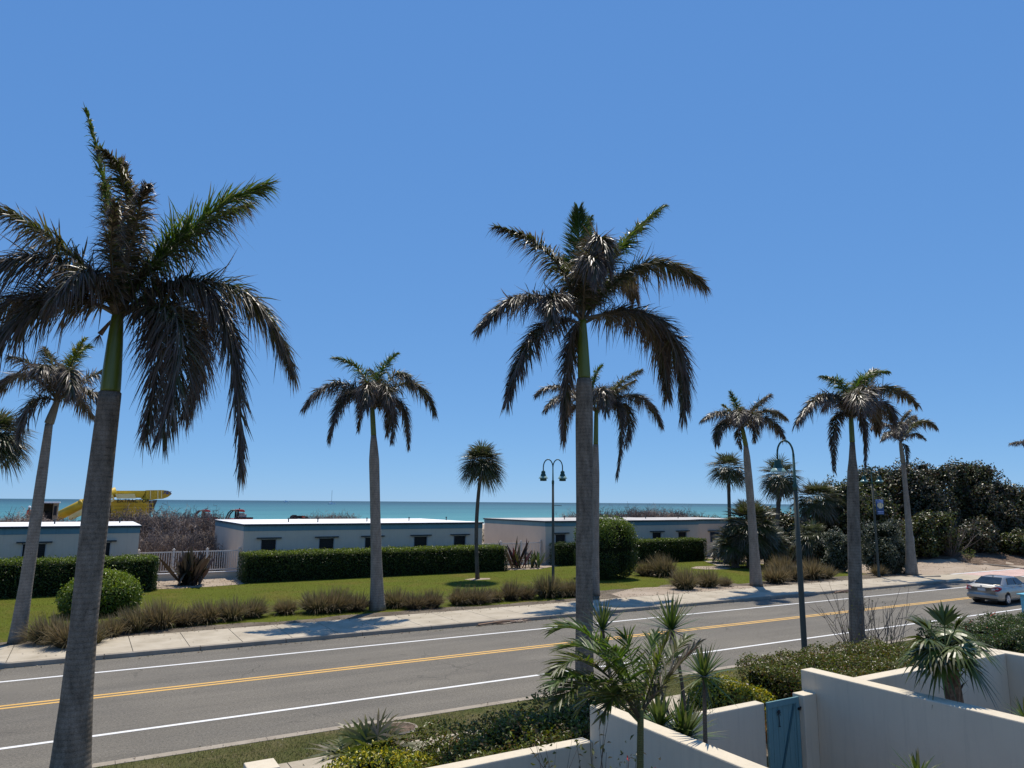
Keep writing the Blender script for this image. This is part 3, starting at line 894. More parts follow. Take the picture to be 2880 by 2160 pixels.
P11 = royal_palm('royal palm mostly beyond the right edge of the picture, only a frond tip showing', (74.5, 33.0, 0.0), 33.0, (2272, 1025), (2268, 990),
    [(0, 0.45), (0.3, 0.3), (0.7, 0.25), (1, 0.18)],
    [(2232, 958, 2182, 958, 'b', 0.0), (2250, 930, 2225, 905, 'o', 0.4), (2290, 930, 2320, 915, 'g', 0.5), (2300, 970, 2345, 1000, 'b', -0.5), (2245, 985, 2228, 1020, 'b', 0.5, 0.7), (2275, 940, 2280, 915, 'g', 0.0)],
    0.75, 0.055, 'bark_pale', seed=19, dens=0.6)


# ================================================================== FAN PALMS
def fan_leaf(mb, hub, d, r, nb, spread, W, droop, cols, rng, fused=0.0, tip=None):
    """fan of ribs from a hub; d = leaf direction"""
    d = np.array(d) / np.linalg.norm(d)
    sd = np.cross(d, [0, 0, 1.0])
    sd = sd / max(np.linalg.norm(sd), 1e-6) if np.linalg.norm(sd) > 1e-3 else np.array([1.0, 0, 0])
    up = np.cross(sd, d)
    a = np.linspace(-spread, spread, nb) + rng.normal(0, 0.03, nb)
    fold = 0.30 * np.abs(np.sin(a))
    dd = d[None] * np.cos(a)[:, None] + sd[None] * np.sin(a)[:, None] + up[None] * fold[:, None]
    L = r * (0.72 + 0.28 * np.cos(a * 0.8)) * rng.uniform(0.9, 1.08, nb)
    side = np.cross(dd, up[None] + rng.normal(0, 0.22, (nb, 3)))
    prof = np.array([0.25, 1.0, 0.9, 0.05]) if not fused else np.array([0.25, 1.25, 0.85, 0.04])
    blades(mb, np.tile(hub, (nb, 1)), dd, L, W, droop * rng.uniform(0.7, 1.3, nb), pick(cols, nb, rng, 0.15), 3 if not fused else 5, side=side,
           prof=prof if not fused else np.array([0.2, 0.9, 1.25, 0.8, 0.4, 0.05]), rng=rng, tipcol=None if tip is None else pick(tip, nb, rng))


def fan_palm(name, label, base, crown, r_tr, nleaf, rleaf, nb, W, cols, mat, seed, lo=-0.7, droop=0.35, petiole=0.55, bark='bark_thin', skirt=0, group=None, sway=0.0, dead=BROWN, cat='palm tree'):
    rng = np.random.default_rng(seed)
    root = thing(name, label, cat, base, group)
    trunk_tube(base, crown, [(0, r_tr * 1.35), (0.08, r_tr * 1.1), (0.85, r_tr), (1, r_tr * 1.25)], 12, 16, sway).build('trunk', M[bark], root, True)
    mb = MB(); mp = MB()
    c = np.array(crown)
    ga = 2.399
    for i in range(nleaf):
        u = (i + 0.5) / nleaf
        el = math.asin(max(-1, min(1, lo + (1 - lo) * u))) + rng.normal(0, 0.08)
        az = i * ga + rng.normal(0, 0.2)
        d = np.array([math.cos(az) * math.cos(el), math.sin(az) * math.cos(el), math.sin(el)])
        pl = petiole * rng.uniform(0.8, 1.15)
        hub = c + d * pl + np.array([0, 0, 0.10 * pl])
        mp.tube([tuple(c), tuple(c + d * pl * 0.5 + np.array([0, 0, 0.08 * pl])), tuple(hub)], [0.02, 0.016, 0.012], 4, (0.09, 0.11, 0.03))
        old = el < -0.25 and rng.random() < 0.55
        dn = d + np.array([0, 0, -0.25 - 0.25 * (1 - u)])
        fan_leaf(mb, hub, dn, rleaf * rng.uniform(0.85, 1.1), nb, 1.75, W, droop * (1.3 - 0.6 * u), dead if old else cols, rng, tip=BROWN if not old else None)
    for i in range(skirt):
        az = rng.uniform(0, 2 * PI); zz = rng.uniform(0.2, 1.0)
        d = np.array([math.cos(az) * 0.5, math.sin(az) * 0.5, -1.0])
        fan_leaf(mb, c + np.array([math.cos(az) * r_tr, math.sin(az) * r_tr, -0.1 - zz * 0.7]), d, rleaf * 0.9, nb // 2, 0.9, W, 0.1, dead, rng)
    mp.build('stalks', M['twig'], root)
    mb.build('crown', M[mat], root)
    return root


SABAL = [(0.065, 0.085, 0.028), (0.080, 0.100, 0.034), (0.055, 0.070, 0.026), (0.11, 0.115, 0.055)]
c = at(1041, 1003, 45.2)
fan_palm('cabbage_palm', 'small round headed cabbage palm standing alone on the lawn, dark bent trunk', (23.9, 45.1, 0.12), c, 0.125, 78, 1.35, 22, 0.06, SABAL, 'gloss_leaf', 31, lo=-0.72, petiole=0.75, group='cabbage palms', sway=-0.22)
fan_palm('cabbage_palm', 'cabbage palm cut by the left edge of the picture, beside the pale leaning palm', (-5.2, 46, 0.12), at(-12, 948, 46), 0.17, 80, 1.4, 22, 0.06, SABAL, 'gloss_leaf', 32, lo=-0.8, petiole=0.8, group='cabbage palms')
fan_palm('cabbage_palm', 'thin cabbage palm showing above the fan palm clump, left of the leaning royal palm', tuple(at(1578, 1190, 46)), at(1573, 1018, 46), 0.15, 56, 1.3, 20, 0.065, SABAL, 'gloss_leaf', 33, lo=-0.6, petiole=1.0, group='cabbage palms')
fan_palm('cabbage_palm', 'shaggy cabbage palm with dead brown skirt, behind the hood of the single green lamp', tuple(at(1672, 1215, 48)), at(1686, 1035, 48), 0.2, 76, 1.45, 20, 0.065, SABAL, 'gloss_leaf', 34, lo=-0.85, petiole=1.25, skirt=14, group='cabbage palms')
fan_palm('cabbage_palm', 'broad cabbage palm just right of the single lamp post, against the dark thicket', tuple(at(1765, 1225, 46)), at(1765, 1085, 46), 0.2, 84, 1.5, 20, 0.07, SABAL, 'gloss_leaf', 35, lo=-0.8, petiole=1.35, skirt=4, group='cabbage palms')
fan_palm('cabbage_palm', 'low broad fan palm with pale drooping leaves at the foot of the thicket', tuple(at(1765, 1236, 42)), at(1755, 1172, 42), 0.2, 46, 1.3, 17, 0.085, [(0.075, 0.095, 0.04), (0.10, 0.115, 0.055)], 'gloss_leaf', 36, lo=-0.6, droop=0.6, petiole=1.1, group='cabbage palms')
fan_palm('fan_palm_clump', 'large dense dark fan palm clump reaching the lawn behind the leaning royal palm', (at(1622, 1142, 42.6).x, 42.6, 0.12), at(1622, 1142, 42.6), 0.45, 190, 1.25, 18, 0.07, SABAL + OLIVE, 'gloss_leaf', 37, lo=-0.80, droop=0.20, petiole=1.55, skirt=24, bark='bark_boot', cat='palm tree')
fan_palm('fan_palm_clump', 'lower left head of the dark fan palm clump, beside the pale path', tuple(at(1588, 1228, 43.4)), at(1588, 1180, 43.4), 0.3, 70, 1.2, 17, 0.07, SABAL + OLIVE, 'gloss_leaf', 39, lo=-0.65, droop=0.20, petiole=1.0, skirt=10, bark='bark_boot', cat='palm tree')
fan_palm('fan_palm_clump', 'lower right head of the dark fan palm clump, behind the leaning royal palm foot', tuple(at(1658, 1232, 43.0)), at(1658, 1178, 43.0), 0.3, 80, 1.25, 17, 0.07, SABAL + OLIVE, 'gloss_leaf', 40, lo=-0.65, droop=0.20, petiole=1.1, skirt=10, bark='bark_boot', cat='palm tree')
fan_palm('fan_palm_clump', 'low fan palm bush at the right end of the far hedge, over the pale path', tuple(at(1570, 1225, 47)), at(1568, 1190, 47), 0.25, 50, 1.1, 17, 0.065, SABAL, 'gloss_leaf', 38, lo=-0.6, petiole=0.9, cat='palm tree')

# courtyard fan palm: big glossy leaves, booted trunk
def livistona():
    rng = np.random.default_rng(41)
    base = Vector(at(2098, 1600, 8.5)); base.z = -1.25
    top = Vector(at(2043, 1405, 8.5))
    root = thing('fan_palm', 'squat courtyard fan palm with glossy drooping leaves and shaggy brown trunk', 'palm tree', base)
    mb = trunk_tube(base, top, [(0, 0.17), (0.5, 0.15), (0.85, 0.16), (1, 0.13)], 14, 24, 0.0)
    n = 60
    t = rng.uniform(0.25, 0.98, n); az = rng.uniform(0, 2 * PI, n)
    p = np.array(base)[None] + (np.array(top) - np.array(base))[None] * t[:, None]
    o = np.stack([np.cos(az), np.sin(az), 0 * az], 1)
    blades(mb, p + o * 0.13, o + np.array([0, 0, 1.1]), 0.22, 0.07, 0.0, pick([(0.1, 0.07, 0.05)], n, rng), 2, side=np.cross(o, [0, 0, 1.0]), prof=np.array([1, 0.8, 0.4]), rng=rng)
    mb.build('trunk', M['bark_boot'], root)
    cols = [(0.065, 0.098, 0.016), (0.085, 0.122, 0.020), (0.11, 0.14, 0.026)]
    spec = [(-1.0, -0.3, -0.15, 0.62), (-0.85, -0.2, 0.35, 0.66), (-0.5, -0.5, -0.35, 0.62), (0.55, -0.7, -0.55, 0.66), (0.9, -0.1, 0.25, 0.62), (0.6, 0.5, 0.5, 0.6), (-0.3, 0.6, 0.6, 0.6), (0.1, 0.1, 1.0, 0.6),
            (-0.55, 0.2, 0.75, 0.62), (0.35, -0.3, 0.85, 0.6), (-0.9, 0.45, -0.1, 0.6), (0.9, 0.6, -0.2, 0.6), (0.0, 0.9, -0.1, 0.6), (-0.15, -0.9, 0.15, 0.58), (0.75, -0.5, 0.1, 0.6), (-0.6, -0.75, 0.05, 0.55)]
    c = np.array(top)
    for k, (a, b_, z, r) in enumerate(spec):
        d = np.array(RGT) * a + np.array((FWD.x, FWD.y, 0)) * b_ + np.array([0, 0, z])
        d = d / np.linalg.norm(d)
        hub = c + d * 0.42 + np.array([0, 0, 0.06])
        mp = MB()
        mp.tube([tuple(c), tuple(c + d * 0.25 + np.array([0, 0, 0.05])), tuple(hub)], [0.02, 0.014, 0.012], 5, (0.12, 0.15, 0.04))
        fan_leaf(mp, hub, d + np.array([0, 0, -0.15]), r * 1.02, 26 if z < 0.55 else 15, 2.2 if z < 0.55 else 0.75, 0.066, 0.62 if z < 0.55 else 0.25, cols, rng, fused=1.0, tip=OLIVE if k % 3 else BROWN)
        mp.build('frond', M['gloss_leaf'], root)


livistona()


def saw_palmetto(name, label, base, n, r, seed, cat='shrub'):
    rng = np.random.default_rng(seed)
    root = thing(name, label, cat, base)
    for i in range(n):
        az = i * 2.399 + rng.normal(0, 0.3); el = rng.uniform(0.1, 1.25)
        d = np.array([math.cos(az) * math.cos(el), math.sin(az) * math.cos(el), math.sin(el)])
        mb = MB()
        c = np.array(base) + np.array([rng.normal(0, 0.1), rng.normal(0, 0.1), 0.05])
        hub = c + d * rng.uniform(0.5, 0.85) * r * 1.3
        mb.tube([tuple(c), tuple(hub)], [0.014, 0.009], 4, (0.09, 0.11, 0.04))
        old = rng.random() < 0.3
        fan_leaf(mb, hub, d + np.array([0, 0, -0.2]), r * rng.uniform(0.8, 1.15), 15, 1.9, 0.055, 0.30, BROWN[2:3] + OLIVE[2:] if old else [(0.065, 0.09, 0.016), (0.09, 0.11, 0.025)], rng, tip=[(0.18, 0.15, 0.06), (0.10, 0.11, 0.03)])
        mb.build('frond', M['leaf'], root)


saw_palmetto('palmetto', 'palmetto with half dry fan leaves beside the round cover at the bottom of the picture', tuple(Vector(at(790, 1668, 13.6))), 18, 0.66, 51)

# feather palm in front of the wall
def areca():
    rng = np.random.default_rng(61)
    Y = 8.3
    base = Vector(at(1368, 1720, Y)); base.z = -1.25
    top = Vector(at(1384, 1530, Y))
    root = thing('feather_palm', 'young feather palm with ringed green stem, part browned, in front of the white wall', 'palm tree', base)
    trunk_tube(base, top, [(0, 0.065), (0.4, 0.055), (0.8, 0.05), (1, 0.045)], 12, 20).build('trunk', palm_bark('bark_young', (0.10, 0.09, 0.035), (0.17, 0.17, 0.06), 22), root, True)
    sp = [(1290, 1390, 1205, 1360, 'g', 0.3, 1.0), (1300, 1420, 1215, 1400, 'g', 0.9, 1.0), (1290, 1440, 1205, 1445, 'o', -0.3, 1.0), (1275, 1475, 1195, 1480, 'g', -0.5, 0.9), (1300, 1480, 1195, 1520, 'o', -0.6, 0.9), (1310, 1500, 1255, 1530, 'o', 0.6, 0.8),
          (1365, 1430, 1350, 1375, 'g', 0.2, 0.8), (1350, 1440, 1320, 1400, 'g', -0.3, 0.9), (1415, 1450, 1440, 1385, 'o', -0.3, 0.9), (1440, 1470, 1505, 1395, 'b', -0.5, 0.9), (1430, 1450, 1480, 1380, 'o', 0.5, 0.9), (1400, 1440, 1415, 1370, 'g', 0.5, 0.8), (1345, 1500, 1300, 1545, 'o', -0.4, 0.7)]
    for mx, my, tx, ty, tone, dy, ls in sp:
        frond(root, top - (top - base) * float(rng.uniform(0, 0.06)), at(mx, my, Y + dy * 0.5), at(tx, ty, Y + dy), 0.62 * ls, 0.030, tone, rng, 0.36, 'spear', rr=0.012)


areca()


# ================================================================== SWORD-LEAVED PLANTS
def rosette(mb, c, axis, n, L, W, rng, cols, el=(-0.5, 1.4), droop=0.15, tip=None):
    az = np.arange(n) * 2.399 + rng.normal(0, 0.15, n)
    e = np.linspace(el[0], el[1], n) + rng.normal(0, 0.08, n)
    d = np.stack([np.cos(az) * np.cos(e), np.sin(az) * np.cos(e), np.sin(e)], 1) + np.array(axis) * 0.25
    side = np.stack([-np.sin(az), np.cos(az), 0 * az], 1)
    blades(mb, np.tile(np.array(c), (n, 1)) + d * 0.03, d, L * rng.uniform(0.8, 1.1, n), W, droop * rng.uniform(0.4, 1.8, n), pick(cols, n, rng, 0.15), 4, side=side,
           prof=np.array([0.75, 1.0, 0.85, 0.5, 0.03]), rng=rng, tipcol=None if tip is None else pick(tip, n, rng))


YUC = [(0.065, 0.110, 0.022), (0.085, 0.130, 0.028), (0.11, 0.15, 0.045)]


def yucca(label, base, top, n, L, seed, bend=0.1, W=0.05, skirt=10, name='yucca'):
    rng = np.random.default_rng(seed)
    base, top = Vector(base), Vector(top)
    root = thing(name, label, 'yucca', base, 'yuccas in the planting by the wall')
    if (top - base).length > 0.3:
        mid = (base + top) / 2 + RGT * bend
        mb = MB(); mb.tube([tuple(p) for p in bez(base, mid, top, np.linspace(0, 1, 9))], list(np.linspace(0.045, 0.032, 9)), 8)
        mb.build('stem', M['bark_thin'], root, True)
    mb = MB()
    rosette(mb, top, (0, 0, 1), n, L, W, rng, YUC, (-0.45, 1.35), 0.14, OLIVE)
    if skirt:
        rosette(mb, top - Vector((0, 0, 0.05)), (0, 0, -1), skirt, L * 0.75, W * 0.5, rng, BROWN, (-1.4, -0.7), 0.1)
    mb.build('leaves', M['gloss_leaf'], root)
    return root


def g0(v, z=0.02):
    return (v.x, v.y, z)


yucca('yucca on a thin stem, right of the feather palm, in front of the tan wall', g0(at(1532, 1680, 9.2), -1.25), at(1521, 1462, 9.2), 60, 0.66, 71, -0.03)
yucca('yucca head standing against the road left of the feather palm top', g0(at(1385, 1560, 12.0)), at(1302, 1362, 12.0), 50, 0.78, 72, -0.12)
yucca('highest yucca, a broad green head above the browned feather fronds', g0(at(1480, 1545, 12.0)), at(1450, 1362, 12.0), 74, 0.95, 73, 0.10)
yucca('leaning yucca stem with small head behind the feather palm', g0(at(1470, 1545, 11.8)), at(1415, 1450, 11.8), 36, 0.6, 74, 0.02)
yucca('low stemless yucca clump of wide blades behind the corner of the white wall', g0(at(1478, 1640, 10.15), -1.25), at(1478, 1598, 10.15), 84, 0.86, 75, 0, 0.075, 0)
yucca('second low yucca beside the stemless clump, leaning over the tan wall', g0(at(1440, 1640, 10.4), -1.25), at(1425, 1572, 10.4), 56, 0.8, 76, 0, 0.07, 0)
yucca('yucca tip rising at the bottom edge below the long white wall', g0(at(1990, 1680, 7.0), -1.25), at(1985, 1685, 7.0), 34, 0.50, 77, 0, 0.045, 0)
yucca('arching strap leaved plant at the right edge behind the long white wall', g0(at(2205, 1560, 8.6), -1.25), at(2215, 1555, 8.6), 34, 0.6, 78, 0, 0.04, 0)


def big_blade_plant(name, label, base, n, H, cols, seed, droopers=5, W=0.2, cat='plant'):
    rng = np.random.default_rng(seed)
    root = thing(name, label, cat, base)
    mb = MB()
    b = np.tile(np.array(base), (n, 1)) + np.concatenate([rng.normal(0, 0.28, (n, 2)), np.zeros((n, 1))], 1)
    az = rng.uniform(0, 2 * PI, n); e = rng.uniform(0.7, 1.5, n)
    d = np.stack([np.cos(az) * np.cos(e), np.sin(az) * np.cos(e), np.sin(e)], 1)
    side = np.stack([-np.sin(az), np.cos(az), 0 * az], 1) + rng.normal(0, 0.5, (n, 3))
    blades(mb, b, d, H * rng.uniform(0.55, 1.1, n), W, rng.uniform(0, 0.08, n), pick(cols, n, rng, 0.25), 5, side=side, prof=np.array([0.45, 0.6, 0.95, 1.1, 0.8, 0.05]), rng=rng)
    mb.build('leaves', M['gloss_leaf'], root)
    mb = MB()
    m = droopers
    if m:
        az = np.linspace(0, 2 * PI, m, endpoint=False) + 0.4
        d = np.stack([np.cos(az), np.sin(az), 0.9 + 0 * az], 1)
        blades(mb, np.tile(np.array(base) + [0, 0, H * 0.3], (m, 1)), d, H * 0.55, W * 0.8, 1.1, pick([(0.20, 0.15, 0.10), (0.12, 0.09, 0.06)], m, rng), 6, prof=np.array([0.4, 0.8, 1, 1, 0.8, 0.6, 0.1]), rng=rng)
        mb.build('dead_leaves', M['dry_leaf'], root)
    return root


DARKR = [(0.040, 0.026, 0.022), (0.055, 0.040, 0.028), (0.035, 0.035, 0.018), (0.075, 0.06, 0.045)]
big_blade_plant('bird_of_paradise', 'dried up dark brown broad leaved plant in front of the left white railing', (6.0, 49.9, 0.13), 90, 2.3, DARKR, 81, 7, 0.30)
big_blade_plant('ti_plant', 'dark red leaved plant in front of the railing between the middle and right buildings', (30.6, 50.9, 0.13), 34, 2.5, [(0.06, 0.022, 0.022), (0.045, 0.03, 0.022), (0.06, 0.06, 0.02)], 82, 0, 0.22)
big_blade_plant('shell_ginger', 'small green broad leaved plant right of the dark red one, by the building corner', (32.1, 50.7, 0.13), 30, 1.7, [(0.05, 0.075, 0.02), (0.075, 0.095, 0.03), (0.04, 0.05, 0.02)], 83, 3, 0.18)


# ================================================================== HEDGES, BUSHES
HEDGE = [(0.040, 0.062, 0.008), (0.052, 0.078, 0.010), (0.033, 0.052, 0.008), (0.068, 0.094, 0.014)]  # side leaves darkened, shade of the hedge faces painted in
NEARH = [(0.090, 0.115, 0.014), (0.115, 0.138, 0.018), (0.16, 0.17, 0.026), (0.10, 0.095, 0.022), (0.16, 0.10, 0.035)]
CROT = [(0.40, 0.35, 0.03), (0.28, 0.28, 0.025), (0.50, 0.42, 0.06), (0.12, 0.16, 0.02)]


def lump(p, s, k):
    x, y, z = p[:, 0], p[:, 1], p[:, 2]
    return s * (np.sin(x * 2.1 * k + 1.3) * np.sin(y * 2.3 * k + 0.7) + 0.6 * np.sin(x * 4.7 * k) * np.sin(z * 4.1 * k + 2) + 0.5 * np.sin(y * 5.3 * k + z * 3.7 * k))


def box_hedge(name, label, cat, x0, x1, y0, y1, z1, leaf, dens, cols, seed, z0=0.1, ends=(0, 0), lit_top_cols=None, wild=0.05, mat='gloss_leaf', group=None, flowers=0, zslope=0.0, skew=0.0):
    """clipped hedge: leaves through the outer skin of a rounded block over a near-black core painted as inner shade"""
    rng = np.random.default_rng(seed)
    W, D, H = x1 - x0, y1 - y0, z1 - z0
    faces = [('t', W * D), ('f', W * H), ('b', W * H * 0.4), ('l', D * H), ('r', D * H)]
    P, N = [], []
    for kf, ar in faces:
        n = int(ar * dens)
        a, b_ = rng.random(n), rng.random(n)
        o = np.zeros(n)
        if kf == 't':
            p = np.stack([x0 + a * W, y0 + b_ * D, o + z1], 1); nn = (0, 0, 1)
        elif kf == 'f':
            p = np.stack([x0 + a * W, o + y0, z0 + b_ * H], 1); nn = (0, -1, 0)
        elif kf == 'b':
            p = np.stack([x0 + a * W, o + y1, z0 + b_ * H], 1); nn = (0, 1, 0)
        elif kf == 'l':
            p = np.stack([o + x0, y0 + a * D, z0 + b_ * H], 1); nn = (-1, 0, 0)
        else:
            p = np.stack([o + x1, y0 + a * D, z0 + b_ * H], 1); nn = (1, 0, 0)
        nn = np.tile(np.array(nn, float), (n, 1))
        p = p - nn * (rng.random(n) ** 1.5 * 0.22)[:, None]
        P.append(p); N.append(nn)
    P, N = np.concatenate(P), np.concatenate(N)
    # round the edges
    ctr = np.array([(x0 + x1) / 2, (y0 + y1) / 2, (z0 + z1) / 2])
    q = (P - ctr) / np.array([W / 2, D / 2, H / 2])
    edge = np.sort(np.abs(q), 1)[:, 1]
    P = P - (P - ctr) * (np.clip(edge - 0.86, 0, 1) * 0.55 * min(1.0, 1.2 / max(W, 1e-3) * 8))[:, None] * np.array([min(1, 1.2 / W), 1, 1])
    P = P + N * lump(P, wild, 1.0)[:, None] + rng.normal(0, 0.03, P.shape)
    sprig = rng.random(len(P)) < 0.05
    P = P + N * (sprig * rng.uniform(0, 0.16, len(P)))[:, None]
    P[:, 2] += (P[:, 0] - x0) * zslope * (P[:, 2] - z0) / H
    P[:, 1] += (P[:, 0] - x0) * skew
    nn = unit(N * 0.55 + np.array([0, 0, 0.45]) + rng.normal(0, 0.62, P.shape))
    root = thing(name, label, cat, ((x0 + x1) / 2, (y0 + y1) / 2 + skew * W / 2, 0.0), group)
    mb = MB()
    c = pick(cols, len(P), rng, 0.22)
    if lit_top_cols is not None:  # brighter leaf colours on the top face, painted sunlight
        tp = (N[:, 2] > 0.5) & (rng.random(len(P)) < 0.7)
        c[tp] = pick(lit_top_cols, int(tp.sum()), rng, 0.2)
    leaves(mb, P, nn, leaf * rng.uniform(0.7, 1.25, len(P)), leaf * 0.5 * rng.uniform(0.8, 1.2, len(P)), c, rng)
    mb.build('foliage', M[mat], root)
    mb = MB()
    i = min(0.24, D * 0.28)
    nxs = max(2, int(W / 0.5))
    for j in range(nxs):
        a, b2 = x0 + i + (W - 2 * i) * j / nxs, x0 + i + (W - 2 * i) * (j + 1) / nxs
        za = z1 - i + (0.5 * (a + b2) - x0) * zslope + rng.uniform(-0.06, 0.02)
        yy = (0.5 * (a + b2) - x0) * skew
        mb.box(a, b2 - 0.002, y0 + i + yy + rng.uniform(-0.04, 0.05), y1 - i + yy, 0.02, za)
    mb.build('branches', M['core'], root)  # solid near-black blocks standing in for shade between the leaves
    if flowers:
        k = rng.choice(len(P), flowers, replace=False)
        mb = MB()
        leaves(mb, np.repeat(P[k] + N[k] * 0.05, 5, 0) + rng.normal(0, 0.035, (flowers * 5, 3)), np.repeat(N[k], 5, 0) + rng.normal(0, 0.5, (flowers * 5, 3)), 0.06, 0.05, np.tile([0.5, 0.03, 0.03], (flowers * 5, 1)), rng)
        mb.build('blossom', M['flower'], root)
    return root


def blob_bush(name, label, cat, base, lobes, leaf, dens, cols, seed, mat='gloss_leaf', round_=False, wild=0.06, group=None, stems=0, core=0.78, aspect=0.55, deep=0.25, flat=None, lit_top_cols=None):
    """bush or tree crown: leaves in the outer shell of several lobes, near-black core painted as inner shade; lobes = (dx,dy,dz,rx,ry,rz)"""
    rng = np.random.default_rng(seed)
    root = thing(name, label, cat, base, group)
    b = np.array(base, float)
    mb, mc = MB(), MB()
    for li, (dx, dy, dz, rx, ry, rz) in enumerate(lobes):
        ctr = b + np.array([dx, dy, dz]); R = np.array([rx, ry, rz])
        ar = 4 * PI * ((rx * ry) ** 1.6 / 3 + (rx * rz) ** 1.6 / 3 + (ry * rz) ** 1.6 / 3) ** (1 / 1.6)
        n = int(ar * dens)
        d = unit(rng.normal(0, 1, (n, 3)))
        if flat:                                    # barrel: push the sphere towards a block
            d = np.sign(d) * np.abs(d) ** flat
            d = d / np.maximum(np.abs(d).max(1, keepdims=True) * 0.35 + np.linalg.norm(d, axis=1, keepdims=True) * 0.65, 1e-6)
        r = 1 - deep * rng.random(n) ** 1.7
        p = ctr + d * R * r[:, None]
        p = p + d * lump(p, wild, 1.0)[:, None] + rng.normal(0, 0.03, p.shape)
        sp = rng.random(n) < 0.06
        p += d * (sp * rng.uniform(0, 0.22 * min(rx, 1.2), n))[:, None]
        ok = p[:, 2] > b[2] + 0.02
        p, dd = p[ok], d[ok]
        c = pick(cols, len(p), rng, 0.25) * rng.uniform(0.85, 1.15)
        if lit_top_cols is not None:                    # sunlit top painted into the colour of upward leaves
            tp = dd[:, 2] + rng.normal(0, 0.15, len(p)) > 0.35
            c[tp] = pick(lit_top_cols, int(tp.sum()), rng, 0.2)
        leaves(mb, p, dd * 0.5 + np.array([0, 0, 0.3]) + rng.normal(0, 0.7, p.shape), leaf * rng.uniform(0.65, 1.3, len(p)), leaf * aspect * rng.uniform(0.8, 1.2, len(p)), c, rng, round_)
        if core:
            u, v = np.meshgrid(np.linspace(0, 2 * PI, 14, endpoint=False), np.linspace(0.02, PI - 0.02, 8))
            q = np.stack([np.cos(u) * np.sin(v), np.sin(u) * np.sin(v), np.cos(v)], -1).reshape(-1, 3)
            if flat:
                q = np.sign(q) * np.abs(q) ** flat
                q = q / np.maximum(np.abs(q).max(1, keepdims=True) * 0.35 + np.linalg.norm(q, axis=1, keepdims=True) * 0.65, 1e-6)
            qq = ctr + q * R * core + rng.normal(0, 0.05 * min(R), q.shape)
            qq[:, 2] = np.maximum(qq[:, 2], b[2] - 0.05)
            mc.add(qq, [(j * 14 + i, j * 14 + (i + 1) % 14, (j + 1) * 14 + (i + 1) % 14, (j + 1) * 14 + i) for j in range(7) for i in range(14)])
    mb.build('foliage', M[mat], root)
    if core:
        mc.build('branches', M['core'], root)  # near-black lumps, painted shade inside the crown
    if stems:
        mt = MB()
        for s in range(stems):
            dx, dy, dz, rx, ry, rz = lobes[s % len(lobes)]
            e = b + np.array([dx, dy, dz]) + rng.normal(0, 0.3, 3) * np.array([rx, ry, rz])
            s0 = b + np.array([dx * 0.35, dy * 0.35, 0]) + np.array([rng.normal(0, 0.25), rng.normal(0, 0.25), -0.05])
            mid = (s0 + e) / 2 + rng.normal(0, 0.3, 3)
            mt.tube([tuple(q) for q in bez(s0, mid, e, np.linspace(0, 1, 6))], list(np.linspace(0.11, 0.03, 6)), 6)
        mt.build('trunk', M['stem'], root, True)
    return root


box_hedge('hedge', 'clipped green hedge at the left edge, behind the pale leaning palm', 'hedge', -14, 4.0, 47.6, 50.2, 2.05, 0.11, 330, HEDGE, 101, lit_top_cols=[(0.16, 0.215, 0.018), (0.12, 0.17, 0.014), (0.21, 0.26, 0.035)], group='clipped hedges before the white buildings')
box_hedge('hedge', 'longest clipped hedge, in front of the middle white building', 'hedge', 9.2, 28.9, 49.4, 51.9, 2.0, 0.11, 330, HEDGE, 102, lit_top_cols=[(0.19, 0.24, 0.018), (0.15, 0.20, 0.016), (0.24, 0.28, 0.04)], group='clipped hedges before the white buildings')
box_hedge('hedge', 'short sparse hedge between the double lamp and the middle palm', 'hedge', 34.6, 37.6, 51.0, 52.4, 2.0, 0.11, 200, HEDGE, 103, group='clipped hedges before the white buildings')
box_hedge('hedge', 'clipped hedge right of the big round topiary, before the right building', 'hedge', 40.0, 51.0, 49.9, 51.9, 2.15, 0.11, 330, HEDGE, 104, lit_top_cols=[(0.16, 0.215, 0.018), (0.12, 0.17, 0.014), (0.21, 0.26, 0.035)], group='clipped hedges before the white buildings')
blob_bush('round_bush', 'low dome shaped green bush on the lawn, partly behind the nearest palm trunk', 'bush', (1.0, 39.6, 0.1), [(0, 0, 0.75, 1.75, 1.6, 1.25)], 0.11, 420, [(0.10, 0.145, 0.016), (0.13, 0.18, 0.022), (0.07, 0.11, 0.015)], 105, core=0.8, lit_top_cols=[(0.20, 0.26, 0.03), (0.26, 0.31, 0.05), (0.15, 0.20, 0.02)])
blob_bush('topiary', 'big barrel shaped clipped bush beside the two middle palm trunks', 'bush', (at(1309, 1250, 41.6).x, 41.6, 0.1), [(0, 0, 2.1, 2.15, 2.0, 2.35)], 0.11, 380, HEDGE, 106, flat=0.6, core=0.82, lit_top_cols=[(0.15, 0.20, 0.02), (0.19, 0.24, 0.03), (0.11, 0.155, 0.016)])

# near beds
box_hedge('hedge', 'loose dark green hedge along the low white wall, bottom middle of the picture', 'hedge', 5.3, 10.4, 11.75, 13.9, 0.82, 0.085, 900, NEARH + [(0.17, 0.19, 0.03)], 111, z0=0.0, wild=0.10, zslope=0.10, flowers=5, group='near hedges by the walls')
box_hedge('hedge', 'near hedge enclosed by the bright white wall corner, beneath the squat fan palm', 'hedge', 14.8, 20.6, 10.3, 13.7, 1.45, 0.075, 800, NEARH, 112, z0=0.0, wild=0.10, flowers=8, group='near hedges by the walls')
box_hedge('hedge', 'taller flowering hedge at the right edge below the silver car', 'hedge', 21.6, 31.0, 10.9, 13.0, 1.85, 0.075, 520, [(0.055, 0.095, 0.018), (0.075, 0.12, 0.022), (0.05, 0.075, 0.02), (0.10, 0.09, 0.035)], 113, z0=0.0, wild=0.16, flowers=34, group='near hedges by the walls')
